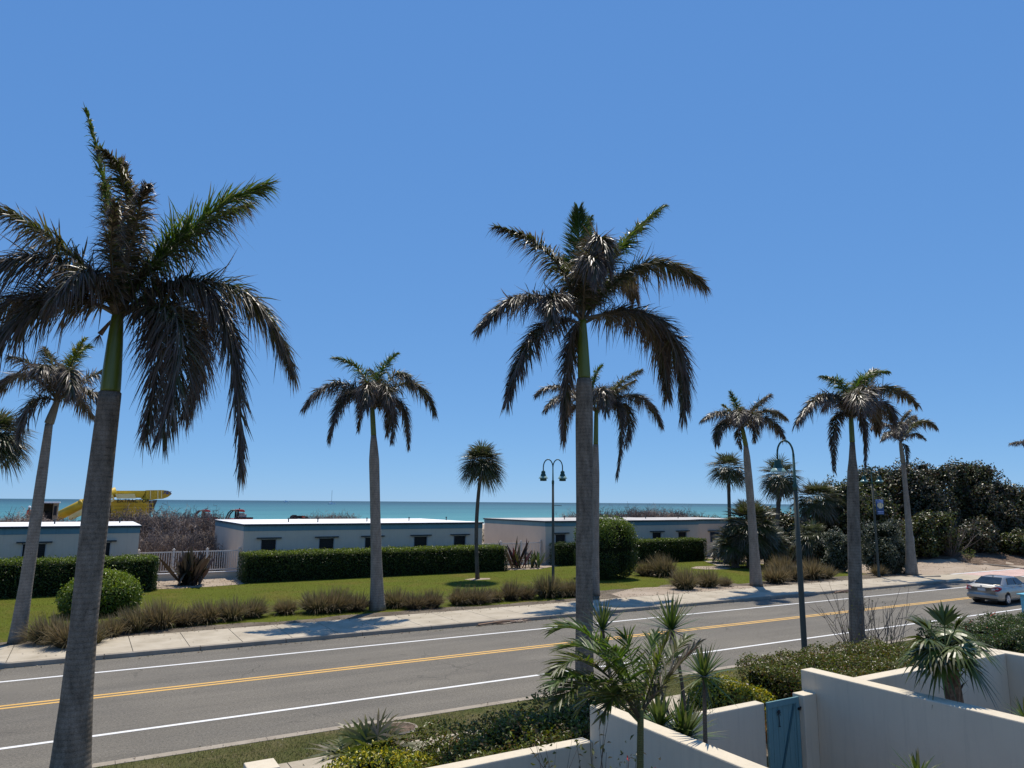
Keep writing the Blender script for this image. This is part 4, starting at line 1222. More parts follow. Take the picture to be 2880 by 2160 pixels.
blob_bush('croton_bush', 'yellow green bush beside the tan wall, left of the blue gate', 'bush', (14.0, 13.4, 0.0), [(0, 0, 0.5, 0.95, 0.9, 0.62), (0.5, -0.7, 0.45, 0.6, 0.6, 0.5)], 0.085, 700, CROT, 114, core=0.75)
blob_bush('croton_bush', 'bright yellow bush at the bottom edge beside the palmetto', 'bush', (4.6, 12.6, 0.0), [(0, 0, 0.45, 1.0, 0.8, 0.6), (0.9, 0.2, 0.4, 0.7, 0.6, 0.5)], 0.075, 800, CROT, 115, core=0.75)


def straw_plant(label, base, n, H, cols, seed, spread=0.8, name='ornamental_grass', cat='ornamental grass'):
    rng = np.random.default_rng(seed)
    mb = MB()
    b = np.tile(np.array(base, float), (n, 1)) + np.concatenate([rng.normal(0, 0.10, (n, 2)), np.zeros((n, 1))], 1)
    d = np.concatenate([rng.normal(0, spread * 0.5, (n, 2)), np.ones((n, 1))], 1)
    blades(mb, b, d, H * rng.uniform(0.5, 1.1, n), 0.012, rng.uniform(0.05, 0.5, n), pick(cols, n, rng, 0.25), 3, rng=rng)
    o = mb.build(name, M['grass_blade'])
    tag(o, label, cat, None, 'thing')
    return rebase(o, base)


straw_plant('orange tinged dry grassy plant between the yellow bush and the blue gate', (13.9, 12.2, 0.0), 420, 1.25, [(0.28, 0.14, 0.05), (0.20, 0.09, 0.04), (0.22, 0.20, 0.06), (0.33, 0.20, 0.10)], 116)


def twig_shrub(name, label, base, n, H, seed, leaf_n=0, spread=0.55, col=(0.11, 0.09, 0.075), r=0.014, leafcol=NEARH, cat='shrub', flowers=0, leafsize=0.07):
    rng = np.random.default_rng(seed)
    root = thing(name, label, cat, base)
    mb, ml = MB(), MB()
    b = np.array(base, float)
    tips = []
    for i in range(n):
        a = rng.uniform(0, 2 * PI)
        s = rng.uniform(0.2, 1) * spread
        p = [b + np.array([rng.normal(0, 0.06), rng.normal(0, 0.06), 0])]
        d = np.array([math.cos(a) * s, math.sin(a) * s, 0.8])
        m = 6
        for k in range(m):
            d = d + rng.normal(0, 0.13, 3) + np.array([0, 0, 0.14])
            d = d / np.linalg.norm(d)
            p.append(p[-1] + d * H / m * rng.uniform(0.6, 1.1))
        mb.tube([tuple(q) for q in p], list(np.linspace(r, r * 0.3, m + 1)), 4, np.array(col) * rng.uniform(0.7, 1.3))
        tips += p[2:]
        for k in range(3):
            j = rng.integers(1, m)
            q0 = p[j]
            e = d * 0.5 + rng.normal(0, 0.5, 3) + np.array([0, 0, 0.5])
            e = e / np.linalg.norm(e) * H * rng.uniform(0.12, 0.35)
            mb.tube([tuple(q0), tuple(q0 + e * 0.5 + rng.normal(0, 0.02, 3)), tuple(q0 + e)], [r * 0.5, r * 0.4, r * 0.2], 3, np.array(col) * rng.uniform(0.7, 1.3))
            tips.append(q0 + e)
    mb.build('branches', M['twig'], root)
    if leaf_n:
        tp = np.array(tips)
        k = rng.integers(0, len(tp), leaf_n)
        leaves(ml, tp[k] + rng.normal(0, leafsize * 0.8, (leaf_n, 3)), rng.normal(0, 0.6, (leaf_n, 3)) + np.array([0, 0, 0.8]), leafsize * rng.uniform(0.7, 1.4, leaf_n), leafsize * 0.45, pick(leafcol, leaf_n, rng), rng)
        ml.build('foliage', M['leaf'], root)
    if flowers:
        tp = np.array(tips)[rng.integers(0, len(tips), flowers)]
        mf = MB()
        leaves(mf, np.repeat(tp, 5, 0) + rng.normal(0, 0.015, (flowers * 5, 3)), rng.normal(0, 1, (flowers * 5, 3)), 0.03, 0.025, np.tile([0.5, 0.05, 0.06], (flowers * 5, 1)), rng)
        mf.build('blossom', M['flower'], root)
    return root


twig_shrub('bare_shrub', 'leafless many stemmed shrub around the foot of the swollen palm trunk', (22.0, 15.0, 0.0), 20, 2.9, 121, 90, 0.75, (0.135, 0.11, 0.09), 0.019)
twig_shrub('bare_shrub', 'second leafless shrub right of the swollen palm trunk, behind the fan palm', (23.1, 14.9, 0.0), 15, 2.7, 122, 60, 0.7, (0.135, 0.11, 0.09), 0.018)
twig_shrub('leggy_shrub', 'sparse leafy shrub with few pink flowers before the white wall corner', g0(at(1300, 1700, 8.9), -1.25), 13, 3.7, 123, 420, 0.55, (0.07, 0.05, 0.035), 0.012, [(0.05, 0.07, 0.02), (0.10, 0.11, 0.03), (0.07, 0.06, 0.03)], flowers=6, leafsize=0.10)
twig_shrub('leggy_shrub', 'low twiggy shrub at the bottom edge left of the wall corner shrub', g0(at(1210, 1720, 8.9), -1.25), 11, 3.1, 124, 260, 0.6, (0.07, 0.05, 0.035), 0.010, [(0.07, 0.09, 0.02), (0.12, 0.12, 0.03)], leafsize=0.09)
twig_shrub('leggy_shrub', 'thin stemmed leafy plant in the shaded court left of the squat fan palm', (15.6, 9.0, -1.25), 5, 2.1, 125, 60, 0.5, (0.07, 0.06, 0.04), 0.01)
twig_shrub('leggy_shrub', 'pale dried flower stalk in the shaded court right of the squat fan palm', (16.9, 9.0, -1.25), 4, 2.3, 126, 40, 0.4, (0.25, 0.22, 0.18), 0.01, [(0.3, 0.28, 0.24)])

# fountain grass row
def grass_variant(seed, n, H, R, cols, lean):
    rng = np.random.default_rng(seed)
    mb = MB()
    a = rng.uniform(0, 2 * PI, n); rr = np.sqrt(rng.random(n)) * 0.30 * R
    b = np.stack([np.cos(a) * rr, np.sin(a) * rr, 0 * a], 1)
    out = rng.random(n) ** 0.9 * 0.95 * R
    d = np.stack([np.cos(a) * out + lean[0], np.sin(a) * out + lean[1], np.full(n, 1.0)], 1)
    blades(mb, b, d, H * rng.uniform(0.55, 1.15, n), 0.018, 0.06 + rng.uniform(0.25, 0.85, n) * np.clip(out / R, 0, 1) ** 1.2, pick(cols, n, rng, 0.25), 4, rng=rng, prof=np.array([0.8, 1, 0.9, 0.6, 0.1]),
           tipcol=pick([(0.27, 0.21, 0.13), (0.20, 0.155, 0.095), (0.16, 0.13, 0.065)], n, rng))
    return mb


GB = [(0.155, 0.115, 0.058), (0.11, 0.088, 0.04), (0.19, 0.145, 0.078), (0.11, 0.105, 0.036)]
GG = [(0.10, 0.092, 0.034), (0.135, 0.115, 0.05), (0.18, 0.145, 0.075), (0.085, 0.088, 0.03)]
GD = [(0.055, 0.043, 0.022), (0.08, 0.062, 0.032), (0.105, 0.082, 0.045)]
gvar = [(GB, (-0.25, -0.1)), (GG, (-0.1, 0)), (GD, (0.1, 0.0)), (GB, (0.15, -0.1)), (GG, (-0.3, 0.05))]
protos = []
GROW = [  # photo x, photo y of the foot, variant, size, label
    (105, 1378, 4, 1.15, 'tan grass tuft flopping left at the foot of the pale leaning palm'),
    (150, 1385, 0, 1.1, 'tan grass tuft between the pale leaning palm and the nearest palm trunk'),
    (190, 1378, 4, 1.1, 'grass tuft hidden in part by the left side of the nearest palm trunk'),
    (238, 1362, 0, 1.0, 'grass tuft just right of the nearest palm trunk'),
    (292, 1352, 4, 1.1, 'grass tuft on the left of the swept tan group by the nearest palm'),
    (345, 1345, 0, 1.25, 'widest swept tan grass tuft between the nearest palm and the lone hedge palm'),
    (398, 1338, 2, 1.0, 'dark low grass tuft in the swept group, right of its widest tuft'),
    (445, 1332, 0, 1.1, 'grass tuft in the swept group with upright top, before the lawn dip'),
    (500, 1326, 1, 1.2, 'tall tan grass tuft near the right end of the swept group'),
    (545, 1320, 3, 0.9, 'small grass tuft that ends the swept group'),
    (618, 1312, 0, 0.95, 'lone small grass tuft between the swept group and the dark pair'),
    (685, 1310, 1, 1.35, 'dark tall grass tuft, left of the pair beside the lone hedge palm'),
    (722, 1308, 3, 1.2, 'grass tuft right of the dark tall one, nearer the lone hedge palm'),
    (768, 1306, 2, 1.15, 'grass tuft touching the left side of the lone hedge palm foot'),
    (855, 1298, 1, 1.15, 'grass tuft touching the right side of the lone hedge palm foot'),
    (895, 1302, 2, 1.0, 'square dark grass tuft second right of the lone hedge palm'),
    (932, 1299, 2, 1.05, 'dark grass tuft third right of the lone hedge palm'),
    (992, 1293, 3, 1.05, 'grass tuft below the lone round headed palm, left of two'),
    (1030, 1291, 2, 1.05, 'grass tuft below the lone round headed palm, right of two'),
    (1068, 1286, 0, 0.85, 'small reddish grass tuft midway to the double lamp'),
    (1103, 1283, 2, 1.05, 'grass tuft second left of the double lamp post'),
    (1137, 1281, 2, 0.95, 'narrow grass tuft next left of the double lamp post'),
    (1183, 1277, 1, 1.3, 'grass tuft growing around the foot of the double lamp post'),
    (1222, 1275, 4, 1.2, 'grass tuft between the double lamp post and the middle palm trunk'),
    (1248, 1275, 2, 1.1, 'grass tuft half hidden by the left side of the middle palm trunk'),
    (1397, 1240, 1, 1.35, 'left one of two pale grass tufts on the sandy spot in the lawn'),
    (1436, 1242, 4, 1.75, 'right taller one of two pale grass tufts on the sandy spot in the lawn'),
    (1480, 1270, 1, 1.35, 'grass tuft by the pavement left of the leaning royal palm, farthest left of three'),
    (1530, 1265, 1, 1.35, 'grass tuft by the pavement left of the leaning royal palm, middle of three'),
    (1565, 1263, 2, 0.8, 'lowest grass tuft by the pavement, nearest left of the leaning royal palm'),
    (1676, 1256, 0, 1.45, 'tan grass tuft right of the leaning royal palm foot'),
    (1690, 1236, 0, 1.5, 'grass tuft on the lawn behind the tan one, left of the single lamp post'),
    (1712, 1252, 2, 1.2, 'grass tuft left against the single lamp post'),
    (1752, 1248, 0, 1.5, 'grass tuft right against the single lamp post'),
    (1782, 1246, 1, 1.25, 'rightmost grass tuft before the swollen palm trunk'),
    (1898, 1240, 0, 0.9, 'small tan grass tuft at the foot of the lamp with the blue banner'),
]
for i, (px, py, var, size, lab) in enumerate(GROW):
    p = gd(px, py + (13 if px < 1260 else 3), 0.126)
    if len(protos) <= var or protos[var] is None:
        while len(protos) <= var:
            protos.append(None)
        o = grass_variant(200 + var, 1000, 1.0, 0.95, *gvar[var]).build('fountain_grass', M['grass_blade'])
        protos[var] = o
    else:
        o = protos[var].copy(); COL.objects.link(o)
    tag(o, lab, 'ornamental grass', 'fountain grass along the far pavement', 'thing')
    o.location = p
    o.scale = (size * float(RNG.uniform(1.0, 1.3)), size * 1.1, size * float(RNG.uniform(0.85, 1.15)))
    o.rotation_euler = (0, 0, float(RNG.uniform(-0.5, 0.5)))

# ================================================================== THICKET AND TREES ON THE RIGHT
GRAPE = [(0.065, 0.080, 0.024), (0.080, 0.095, 0.028), (0.055, 0.060, 0.024), (0.105, 0.105, 0.040), (0.085, 0.065, 0.038), (0.075, 0.045, 0.034)]
GRAPE2 = [(0.075, 0.065, 0.035), (0.080, 0.055, 0.038), (0.068, 0.078, 0.028), (0.11, 0.10, 0.06), (0.055, 0.068, 0.024)]
GRAPE3 = [(0.080, 0.098, 0.022), (0.105, 0.120, 0.030), (0.060, 0.074, 0.020), (0.080, 0.060, 0.032), (0.05, 0.06, 0.02)]
SILV = [(0.115, 0.125, 0.085), (0.15, 0.155, 0.115), (0.080, 0.095, 0.055), (0.065, 0.08, 0.035), (0.05, 0.06, 0.03)]


def grape_tree(label, top_px, Y, rad, seed, cols, leaf=0.18, dens=64, low=0.12, squash=1.0, name='sea_grape_tree', group='dense trees behind the sandy lot', nl=14, cat='tree'):
    rng = np.random.default_rng(seed)
    t = at(*top_px, Y)
    zb = float(terrain_z(np.array([t.x]), np.array([Y]))[0])
    H = t.z - zb
    lobes = []
    for k in range(nl):
        u = k / (nl - 1)
        a = k * 2.4 + rng.uniform(0, 1)
        zz = H * (low + (0.80 - low) * u)
        rr = rad * (0.75 if u < 0.7 else 0.38) * rng.uniform(0.6, 1.0)
        r = rad * rng.uniform(0.30, 0.58) * (1 if u < 0.75 else 0.72)
        lobes.append((math.cos(a) * rr, math.sin(a) * rr * 0.8, zz, r, r * 0.9, min(r * rng.uniform(0.7, 0.95) * squash, H * 0.4)))
    lobes.append((0, 0, H * 0.45, rad * 0.72, rad * 0.7, H * 0.42))
    for k in range(4):
        a = k * 1.57 + rng.uniform(0, 0.8)
        r = rad * rng.uniform(0.30, 0.42)
        lobes.append((math.cos(a) * rad * 0.62, math.sin(a) * rad * 0.4, H - r * rng.uniform(0.95, 1.35), r * 1.15, r, r))
    lobes.append((rng.uniform(-0.3, 0.3), 0, H - 0.62, 0.8, 0.8, 0.62))
    return blob_bush(name, label, cat, (t.x, Y, zb), lobes, leaf, dens, cols, seed, 'gloss_leaf', True, 0.16 + 0.10 * min(rad, 3.5), group, 6, 0.62, 0.95, 0.6)


for args in [
    ('dark tree with olive crown just left of the banner lamp, behind the swollen palm', (1830, 1040), 46, 3.4, 301, GRAPE3),
    ('tall dark round leaved tree right of the banner lamp, behind the split shaft palm', (1895, 1012), 47, 3.6, 302, GRAPE),
    ('round leaved tree with reddish crown, left of the highest leafy sprig in the thicket', (1990, 1000), 44, 3.8, 303, GRAPE2),
    ('round leaved tree carrying the highest leafy sprig of the thicket', (2085, 1000), 43, 3.6, 304, GRAPE),
    ('dark reddish tree sloping down toward the right edge of the picture', (2135, 1040), 41, 3.4, 305, GRAPE2),
    ('green round leaved tree at the right edge, in front of the pale roof', (2168, 1050), 41, 3.4, 306, GRAPE3),
    ('last dark tree of the thicket, cut by the right edge', (2240, 1085), 42, 3.6, 307, GRAPE),
    ('yellowish low tree at the front of the thicket, above the sandy lot', (2010, 1105), 40.5, 2.6, 308, GRAPE3),
    ('low dark bushy tree at the front of the thicket behind the silver car', (2110, 1125), 39, 2.6, 309, GRAPE2),
    ('low green tree at the right edge in front of the other trees', (2195, 1150), 37.5, 2.3, 310, GRAPE3),
]:
    grape_tree(*args)
grape_tree('very dark low tree filling the gap right of the broad cabbage palm', (1800, 1090), 47.5, 3.0, 311, GRAPE, 0.2, 34)
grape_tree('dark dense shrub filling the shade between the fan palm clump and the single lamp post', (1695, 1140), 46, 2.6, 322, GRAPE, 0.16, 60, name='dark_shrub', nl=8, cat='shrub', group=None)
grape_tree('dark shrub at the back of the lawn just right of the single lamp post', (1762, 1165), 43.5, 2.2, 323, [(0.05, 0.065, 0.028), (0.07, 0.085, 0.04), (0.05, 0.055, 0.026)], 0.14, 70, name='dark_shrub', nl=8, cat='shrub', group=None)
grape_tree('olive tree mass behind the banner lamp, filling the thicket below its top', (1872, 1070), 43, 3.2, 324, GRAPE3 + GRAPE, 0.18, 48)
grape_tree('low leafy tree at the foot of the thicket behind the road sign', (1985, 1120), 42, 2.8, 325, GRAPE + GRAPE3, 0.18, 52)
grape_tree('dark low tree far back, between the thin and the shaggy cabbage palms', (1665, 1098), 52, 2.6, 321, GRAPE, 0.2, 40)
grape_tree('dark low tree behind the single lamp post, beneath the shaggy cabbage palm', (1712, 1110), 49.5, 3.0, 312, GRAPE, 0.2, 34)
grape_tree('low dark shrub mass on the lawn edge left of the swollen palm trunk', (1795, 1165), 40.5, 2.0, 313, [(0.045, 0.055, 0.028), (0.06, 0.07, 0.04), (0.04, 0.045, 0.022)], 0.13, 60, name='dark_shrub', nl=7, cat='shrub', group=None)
grape_tree('silvery grey bush wrapped around the foot of the banner lamp', (1900, 1130), 34.8, 1.75, 314, SILV, 0.085, 150, 0.15, name='silver_bush', nl=8, cat='bush', group='silvery bushes by the crossing')
grape_tree('silvery grey bush at the foot of the split shaft palm', (1938, 1165), 34.6, 1.5, 315, SILV + [(0.06, 0.075, 0.035)], 0.085, 150, 0.15, name='silver_bush', nl=7, cat='bush', group='silvery bushes by the crossing')
grape_tree('silvery bush showing left of the swollen palm trunk', (1810, 1150), 37.5, 1.6, 316, SILV, 0.085, 130, 0.15, name='silver_bush', nl=7, cat='bush', group='silvery bushes by the crossing')
twig_shrub('bare_shrub', 'grey leafless branches reaching out behind the blue banner lamp', g0(at(1912, 1240, 36.2), 0.05), 22, 4.6, 317, 0, 0.9, (0.20, 0.185, 0.165), 0.03)
twig_shrub('bare_shrub', 'bare grey brown branches inside the thicket above the sandy lot', g0(at(2060, 1240, 39.0), 0.3), 34, 4.4, 318, 0, 0.9, (0.16, 0.135, 0.115), 0.03)
twig_shrub('bare_shrub', 'bare twigs on top of the thicket above the banner lamp', tuple(at(1932, 1060, 46)), 26, 2.4, 319, 0, 0.7, (0.16, 0.14, 0.12), 0.02)
twig_shrub('leggy_shrub', 'small bright green sapling in the leaf litter behind the silver car', g0(at(2095, 1228, 36.6), 0.4), 12, 1.1, 320, 160, 0.9, (0.1, 0.08, 0.05), 0.02, [(0.12, 0.17, 0.03), (0.16, 0.20, 0.04)], leafsize=0.12)

# ================================================================== BROWN THICKET ON THE DUNE
def thicket_proto(seed, n, H, R, col):
    rng = np.random.default_rng(seed)
    mb = MB()
    for i in range(n):
        a = rng.uniform(0, 2 * PI); rr = math.sqrt(rng.random()) * R
        p = [np.array([math.cos(a) * rr, math.sin(a) * rr, 0.0])]
        d = np.array([rng.normal(0, 0.35), rng.normal(0, 0.35), 1.0])
        hh = H * rng.uniform(0.5, 1.0) * (1 - 0.35 * rr / R)
        if rng.random() < 0.06:
            hh *= 1.35
        m = 5
        for k in range(m):
            d = d + rng.normal(0, 0.28, 3); d[2] = abs(d[2]) * 0.8 + 0.25
            d = d / np.linalg.norm(d)
            p.append(p[-1] + d * hh / m)
        cc = np.array(col) * rng.uniform(0.6, 1.5)
        mb.tube([tuple(q) for q in p], list(np.linspace(0.013, 0.004, m + 1)), 3, cc, False)
        for k in range(6):
            j = rng.integers(1, m + 1)
            e = rng.normal(0, 0.7, 3) + np.array([0, 0, 0.35])
            e = e / np.linalg.norm(e) * hh * rng.uniform(0.12, 0.32)
            q = p[j]
            mb.tube([tuple(q), tuple(q + e * 0.55 + rng.normal(0, 0.05, 3)), tuple(q + e)], [0.006, 0.005, 0.003], 3, cc * rng.uniform(0.8, 1.2), False)
    return mb


TH = [(0.20, 0.155, 0.125), (0.17, 0.13, 0.105), (0.235, 0.185, 0.15)]
tp = [thicket_proto(400 + k, 380, 1.0, 0.95, TH[k]).build('leafless_thicket', M['twig']) for k in range(3)]
THS = [  # x, y, base z (None = ground), height, radius, label
    (3.5, 62, None, 3.4, 2.6, 'leafless brown thicket nearest the left white building corner'),
    (7.0, 61, None, 3.5, 2.6, 'leafless brown thicket nearest the left end wall of the middle building'),
    (5.0, 66, None, 3.7, 3.0, 'dense leafless brown thicket in the gap between left and middle buildings'),
    (8.6, 67, None, 3.4, 2.8, 'leafless brown thicket behind the corner of the middle white roof'),
    (3.0, 72, None, 3.4, 3.0, 'leafless thicket with long wispy shoots before the yellow machine'),
    (6.5, 73, None, 3.0, 3.0, 'tall wispy leafless thicket rising against the sea right of the yellow boom'),
    (10.0, 74, None, 2.7, 2.6, 'wispy leafless thicket beside the red roofed cart'),
    (-1.5, 74, None, 2.0, 2.8, 'leafless thicket over the left roof, under the yellow machine'),
    (-5.0, 73, None, 2.4, 2.8, 'leafless thicket over the left roof, beside the worker'),
    (-8.5, 73, None, 2.5, 2.8, 'leafless thicket over the left roof at the left edge'),
    (-12.0, 73, None, 2.4, 2.8, 'leafless thicket beyond the left roof, cut by the picture edge'),
    (22.5, 82, None, 2.3, 2.4, 'small wispy thicket over the middle roof, left of the lone hedge palm'),
    (25.5, 83, None, 1.9, 2.4, 'small wispy thicket over the middle roof, behind the lone hedge palm'),
    (18.5, 82, None, 1.4, 1.8, 'thin twigs over the middle roof beside the dark cart'),
    (54, 74, None, 2.4, 2.8, 'brown thicket over the right roof, next to the middle palm trunk'),
    (58, 74, None, 3.0, 2.9, 'brown thicket over the right roof, left of its tallest part'),
    (62, 74, None, 3.4, 3.0, 'tallest part of the brown thicket over the right roof'),
    (66, 75, None, 3.0, 3.0, 'brown thicket over the right roof, just right of its tallest part'),
    (70, 76, None, 3.0, 3.0, 'brown thicket over the right roof, close to the fan palm clump'),
    (74, 77, None, 2.9, 3.0, 'brown thicket at the back of the fan palm clump'),
]
for i, (x, y, z, h, r, lab) in enumerate(THS):
    o = tp[i % 3] if i < 3 else tp[i % 3].copy()
    if i >= 3:
        COL.objects.link(o)
    zz = float(terrain_z(np.array([x]), np.array([y]))[0]) - 0.1 if z is None else z
    o.location = (x, y, zz); o.scale = (r, r, h); o.rotation_euler = (0, 0, i * 1.3)
    tag(o, lab, 'thicket', 'leafless thickets on the dune')
blob_bush('dune_bush', 'grey green dune bush in the gap between middle and right buildings', 'bush', tuple(at(1062, 1172, 66)), [(0, 0, 0.6, 1.3, 1.1, 1.0), (0.9, 0.5, 0.9, 0.9, 0.9, 0.9)], 0.13, 90, [(0.14, 0.13, 0.07), (0.10, 0.10, 0.05), (0.2, 0.17, 0.11)], 330, core=0.6)
blob_bush('dune_bush', 'grey green bush behind the small rear building by the fan palm clump', 'bush', (66.5, 66, 0.5), [(0, 0, 1.6, 2.4, 1.8, 1.7), (2.0, 0, 1.7, 2.0, 1.8, 1.8)], 0.16, 60, [(0.09, 0.10, 0.06), (0.13, 0.13, 0.09)], 331, core=0.7)


# ================================================================== BUILDINGS
def villa(label, x0, x1, y0, y1, zt, wins, roof, seed, vents=(), wz=(1.3, 2.72), win_mat='louvre'):
    root = thing('beach_villa', label, 'building', ((x0 + x1) / 2, (y0 + y1) / 2, 0), 'low flat roofed white buildings')
    w = MB()
    T = 0.22
    zw = zt - 0.12
    w.box(x0, x0 + T, y0, y1, 0, zw); w.box(x1 - T, x1, y0, y1, 0, zw); w.box(x0 + T, x1 - T, y1 - T, y1, 0, zw)
    xs_ = [x0 + T] + [v for a, b in wins for v in (a, b)] + [x1 - T]
    for i in range(0, len(xs_), 2):
        if xs_[i + 1] > xs_[i]:
            w.box(xs_[i], xs_[i + 1], y0, y0 + T, 0, zw)
    for a, b in wins:
        w.box(a, b, y0, y0 + T, 0, wz[0]); w.box(a, b, y0, y0 + T, wz[1], zw)
    w.build('wall', M['villa_wall'], root)
    m = MB()
    m.box(x0 - 0.02, x1 + 0.02, y0 - 0.02, y0, zt - 0.48, zw); m.box(x0 - 0.02, x0, y0, y1, zt - 0.48, zw); m.box(x1, x1 + 0.02, y0, y1, zt - 0.48, zw)
    m.build('blue_band', M['blue_band'], root)
    m = MB()
    m.box(x0 - 0.10, x1 + 0.10, y0 - 0.10, y1 + 0.10, zw, zt)
    r = m.build('roof_edge', M['dark_trim'], root)
    m = MB()
    nn = max(2, int((x1 - x0) / 3))
    for i in range(nn):
        a, b = x0 - 0.07 + (x1 - x0 + 0.14) * i / nn, x0 - 0.07 + (x1 - x0 + 0.14) * (i + 1) / nn
        m.box(a, b - 0.004, y0 - 0.05, y1 + 0.05, zt - 0.03, zt + 0.012)
    m.build('roof', M[roof], root)
    for vx, vy in vents:
        m = MB()
        m.tube([(vx, vy, zt), (vx, vy, zt + 0.26)], 0.045, 8); m.tube([(vx, vy, zt + 0.24), (vx, vy, zt + 0.32)], 0.075, 8)
        m.build('vent_pipe', M['dark_trim'], root)
    for a, b in wins:
        m = MB()
        m.box(a, b, y0 + 0.14, y0 + 0.17, wz[0], wz[1])
        for k in range(11):
            zz = wz[0] + (wz[1] - wz[0]) * (k + 0.5) / 11
            m.beam((a, y0 + 0.12, zz), (b, y0 + 0.12, zz), 0.05, 0.012)
        wn = m.build('window', M[win_mat], root)
        m = MB()
        m.box(a, a + 0.06, y0 - 0.012, y0 + 0.14, wz[0], wz[1]); m.box(b - 0.06, b, y0 - 0.012, y0 + 0.14, wz[0], wz[1]); m.box(a, b, y0 - 0.012, y0 + 0.14, wz[1] - 0.05, wz[1] - 0.001)
        m.build('frame', M['frame'], wn)
        m = MB()
        m.box(a - 0.28, b + 0.28, y0 - 0.16, y0 - 0.003, wz[1] + 0.02, wz[1] + 0.10)
        m.build('lintel', M['dark_trim'], wn)
    return root


def ux(u0, u1, v=1520, Y=53.0):
    return (at(u0 / DSP, v / DSP, Y).x, at(u1 / DSP, v / DSP, Y).x)


villa('left white flat roofed building behind the left hedge and nearest palm', -24, 3.17, 53, 62.6, 3.73, [(-10.5, -9.2), ux(63, 133), ux(272, 314)], 'roof_white', 1, [(-5.5, 57), (0.3, 57), (-1.7, 57.5), (2.2, 59)])
villa('middle white flat roofed building behind the longest hedge', 9.65, 28.45, 53, 66.0, 3.75, [ux(733, 779), ux(896, 941), ux(1025, 1070), ux(1163, 1203), ux(1275, 1311)], 'roof_white', 2, [(13.6, 57), (15.6, 56.0), (19.9, 57), (24.0, 58), (28.0, 59)])
villa('right white building with grey weathered roof, behind the middle palm trunks', 34.71, 53.0, 53, 64.2, 3.80, [ux(1561, 1592, 1505), ux(1655, 1683, 1505), ux(1748, 1775, 1505), ux(1834, 1861, 1505), ux(1907, 1932, 1505)], 'roof_grey', 3, [(39.5, 57), (41.6, 56.5), (46.5, 57), (50.5, 58), (44, 60)], (1.3, 2.68))
r4 = villa('small rear white building with blue window, left of the fan palm clump', 53.6, 62.5, 55.4, 63.5, 3.78, [(57.0, 58.5)], 'roof_grey', 4, [(56, 59)], (1.4, 2.5), 'window_blue')
mb = MB()
n = 20
for k in range(n):
    a0, a1 = 2 * PI * k / n, 2 * PI * (k + 1) / n
    mb.beam((54.7 + 0.42 * math.cos(a0), 55.36, 2.5 + 0.55 * math.sin(a0)), (54.7 + 0.42 * math.cos(a1), 55.36, 2.5 + 0.55 * math.sin(a1)), 0.06, 0.10)
mb.build('round_moulding', M['frame'], r4)

far = thing('house', 'pale house with grey green roof peeping in at the right edge of the picture', 'building', (112, 50, 0.5))
a = at(2203, 1064, 60.6)
x0 = a.x + 0.8
mb = MB(); mb.box(x0, x0 + 12, 50, 60, 0.4, a.z - 0.6); mb.build('wall', M['white_wall'], far)
mb = MB()
mb.prism([(x0 - 0.8, 49.4, a.z - 0.6), (x0 + 13, 49.4, a.z - 0.6), (x0 + 9, 54, a.z + 1.2), (x0 + 3, 54, a.z + 1.2)], (0, 0, 0.2))
mb.prism([(x0 - 0.8, 49.4, a.z - 0.6), (x0 + 3, 54, a.z + 1.2), (x0 - 0.8, 60.6, a.z - 0.6)], (0, 0, 0.2))
mb.build('roof', M['blue_band'], far)
mb = MB()
for k in range(2):
    mb.box(x0 + 1 + 4 * k, x0 + 2.6 + 4 * k, 49.96, 50.02, a.z - 3.0, a.z - 1.4)
mb.build('window', M['louvre'], far)


# ================================================================== RAILINGS
def railing(label, x0, x1, y, seed):
    root = thing('railing', label, 'fence', ((x0 + x1) / 2, y, 0), 'white railings between the buildings')
    m = MB(); m.box(x0, x1, y - 0.10, y + 0.12, 0.0, 0.52); m.build('low_wall', M['white_wall'], root)
    m = MB(); m.box(x0, x1, y - 0.14, y + 0.16, 0.521, 0.56); m.build('coping', M['white_plain'], root)
    m = MB()
    m.box(x0, x1, y - 0.035, y + 0.035, 1.90, 1.97); m.box(x0, x1, y - 0.03, y + 0.03, 0.66, 0.74)
    m.build('rail', M['rail_white'], root)
    m = MB()
    n = int((x1 - x0) / 0.145)
    for i in range(1, n):
        x = x0 + (x1 - x0) * i / n
        m.box(x - 0.02, x + 0.02, y - 0.02, y + 0.02, 0.741, 1.899)
    tag(m.build('baluster', M['rail_white'], root), kind='stuff')
    k = max(2, round((x1 - x0) / 1.9))
    for i in range(k + 1):
        x = x0 + 0.07 + (x1 - x0 - 0.14) * i / k
        p = MB(); p.box(x - 0.065, x + 0.065, y - 0.065, y + 0.065, 0.561, 2.06)
        po = p.build('post', M['rail_white'], root)
        c_ = MB(); c_.prism([(x - 0.085, y - 0.085, 2.061), (x + 0.085, y - 0.085, 2.061), (x + 0.085, y + 0.085, 2.061), (x - 0.085, y + 0.085, 2.061)], (0, 0, 0.05))
        c_.lathe([(0.06, 0), (0.05, 0.05), (0.0, 0.08)], (x, y, 2.111), 8)
        c_.build('post_cap', M['rail_white'], po)


railing('white railing on a low wall between the left and middle buildings', 3.2, 9.6, 53.6, 1)
railing('white railing on a low wall between the middle and right buildings', 28.5, 34.65, 53.6, 2)

# ================================================================== GARDEN WALLS AND GATE
HW = 1.70


def garden_wall(label, x0, x1, y0, y1, h):
    m = MB(); m.box(x0, x1, y0, y1, -1.3, h)
    o = m.build('garden_wall', M['white_wall'], bevel=0.022)
    tag(o, label, 'wall', 'white garden walls')
    return rebase(o, ((x0 + x1) / 2, (y0 + y1) / 2, 0))


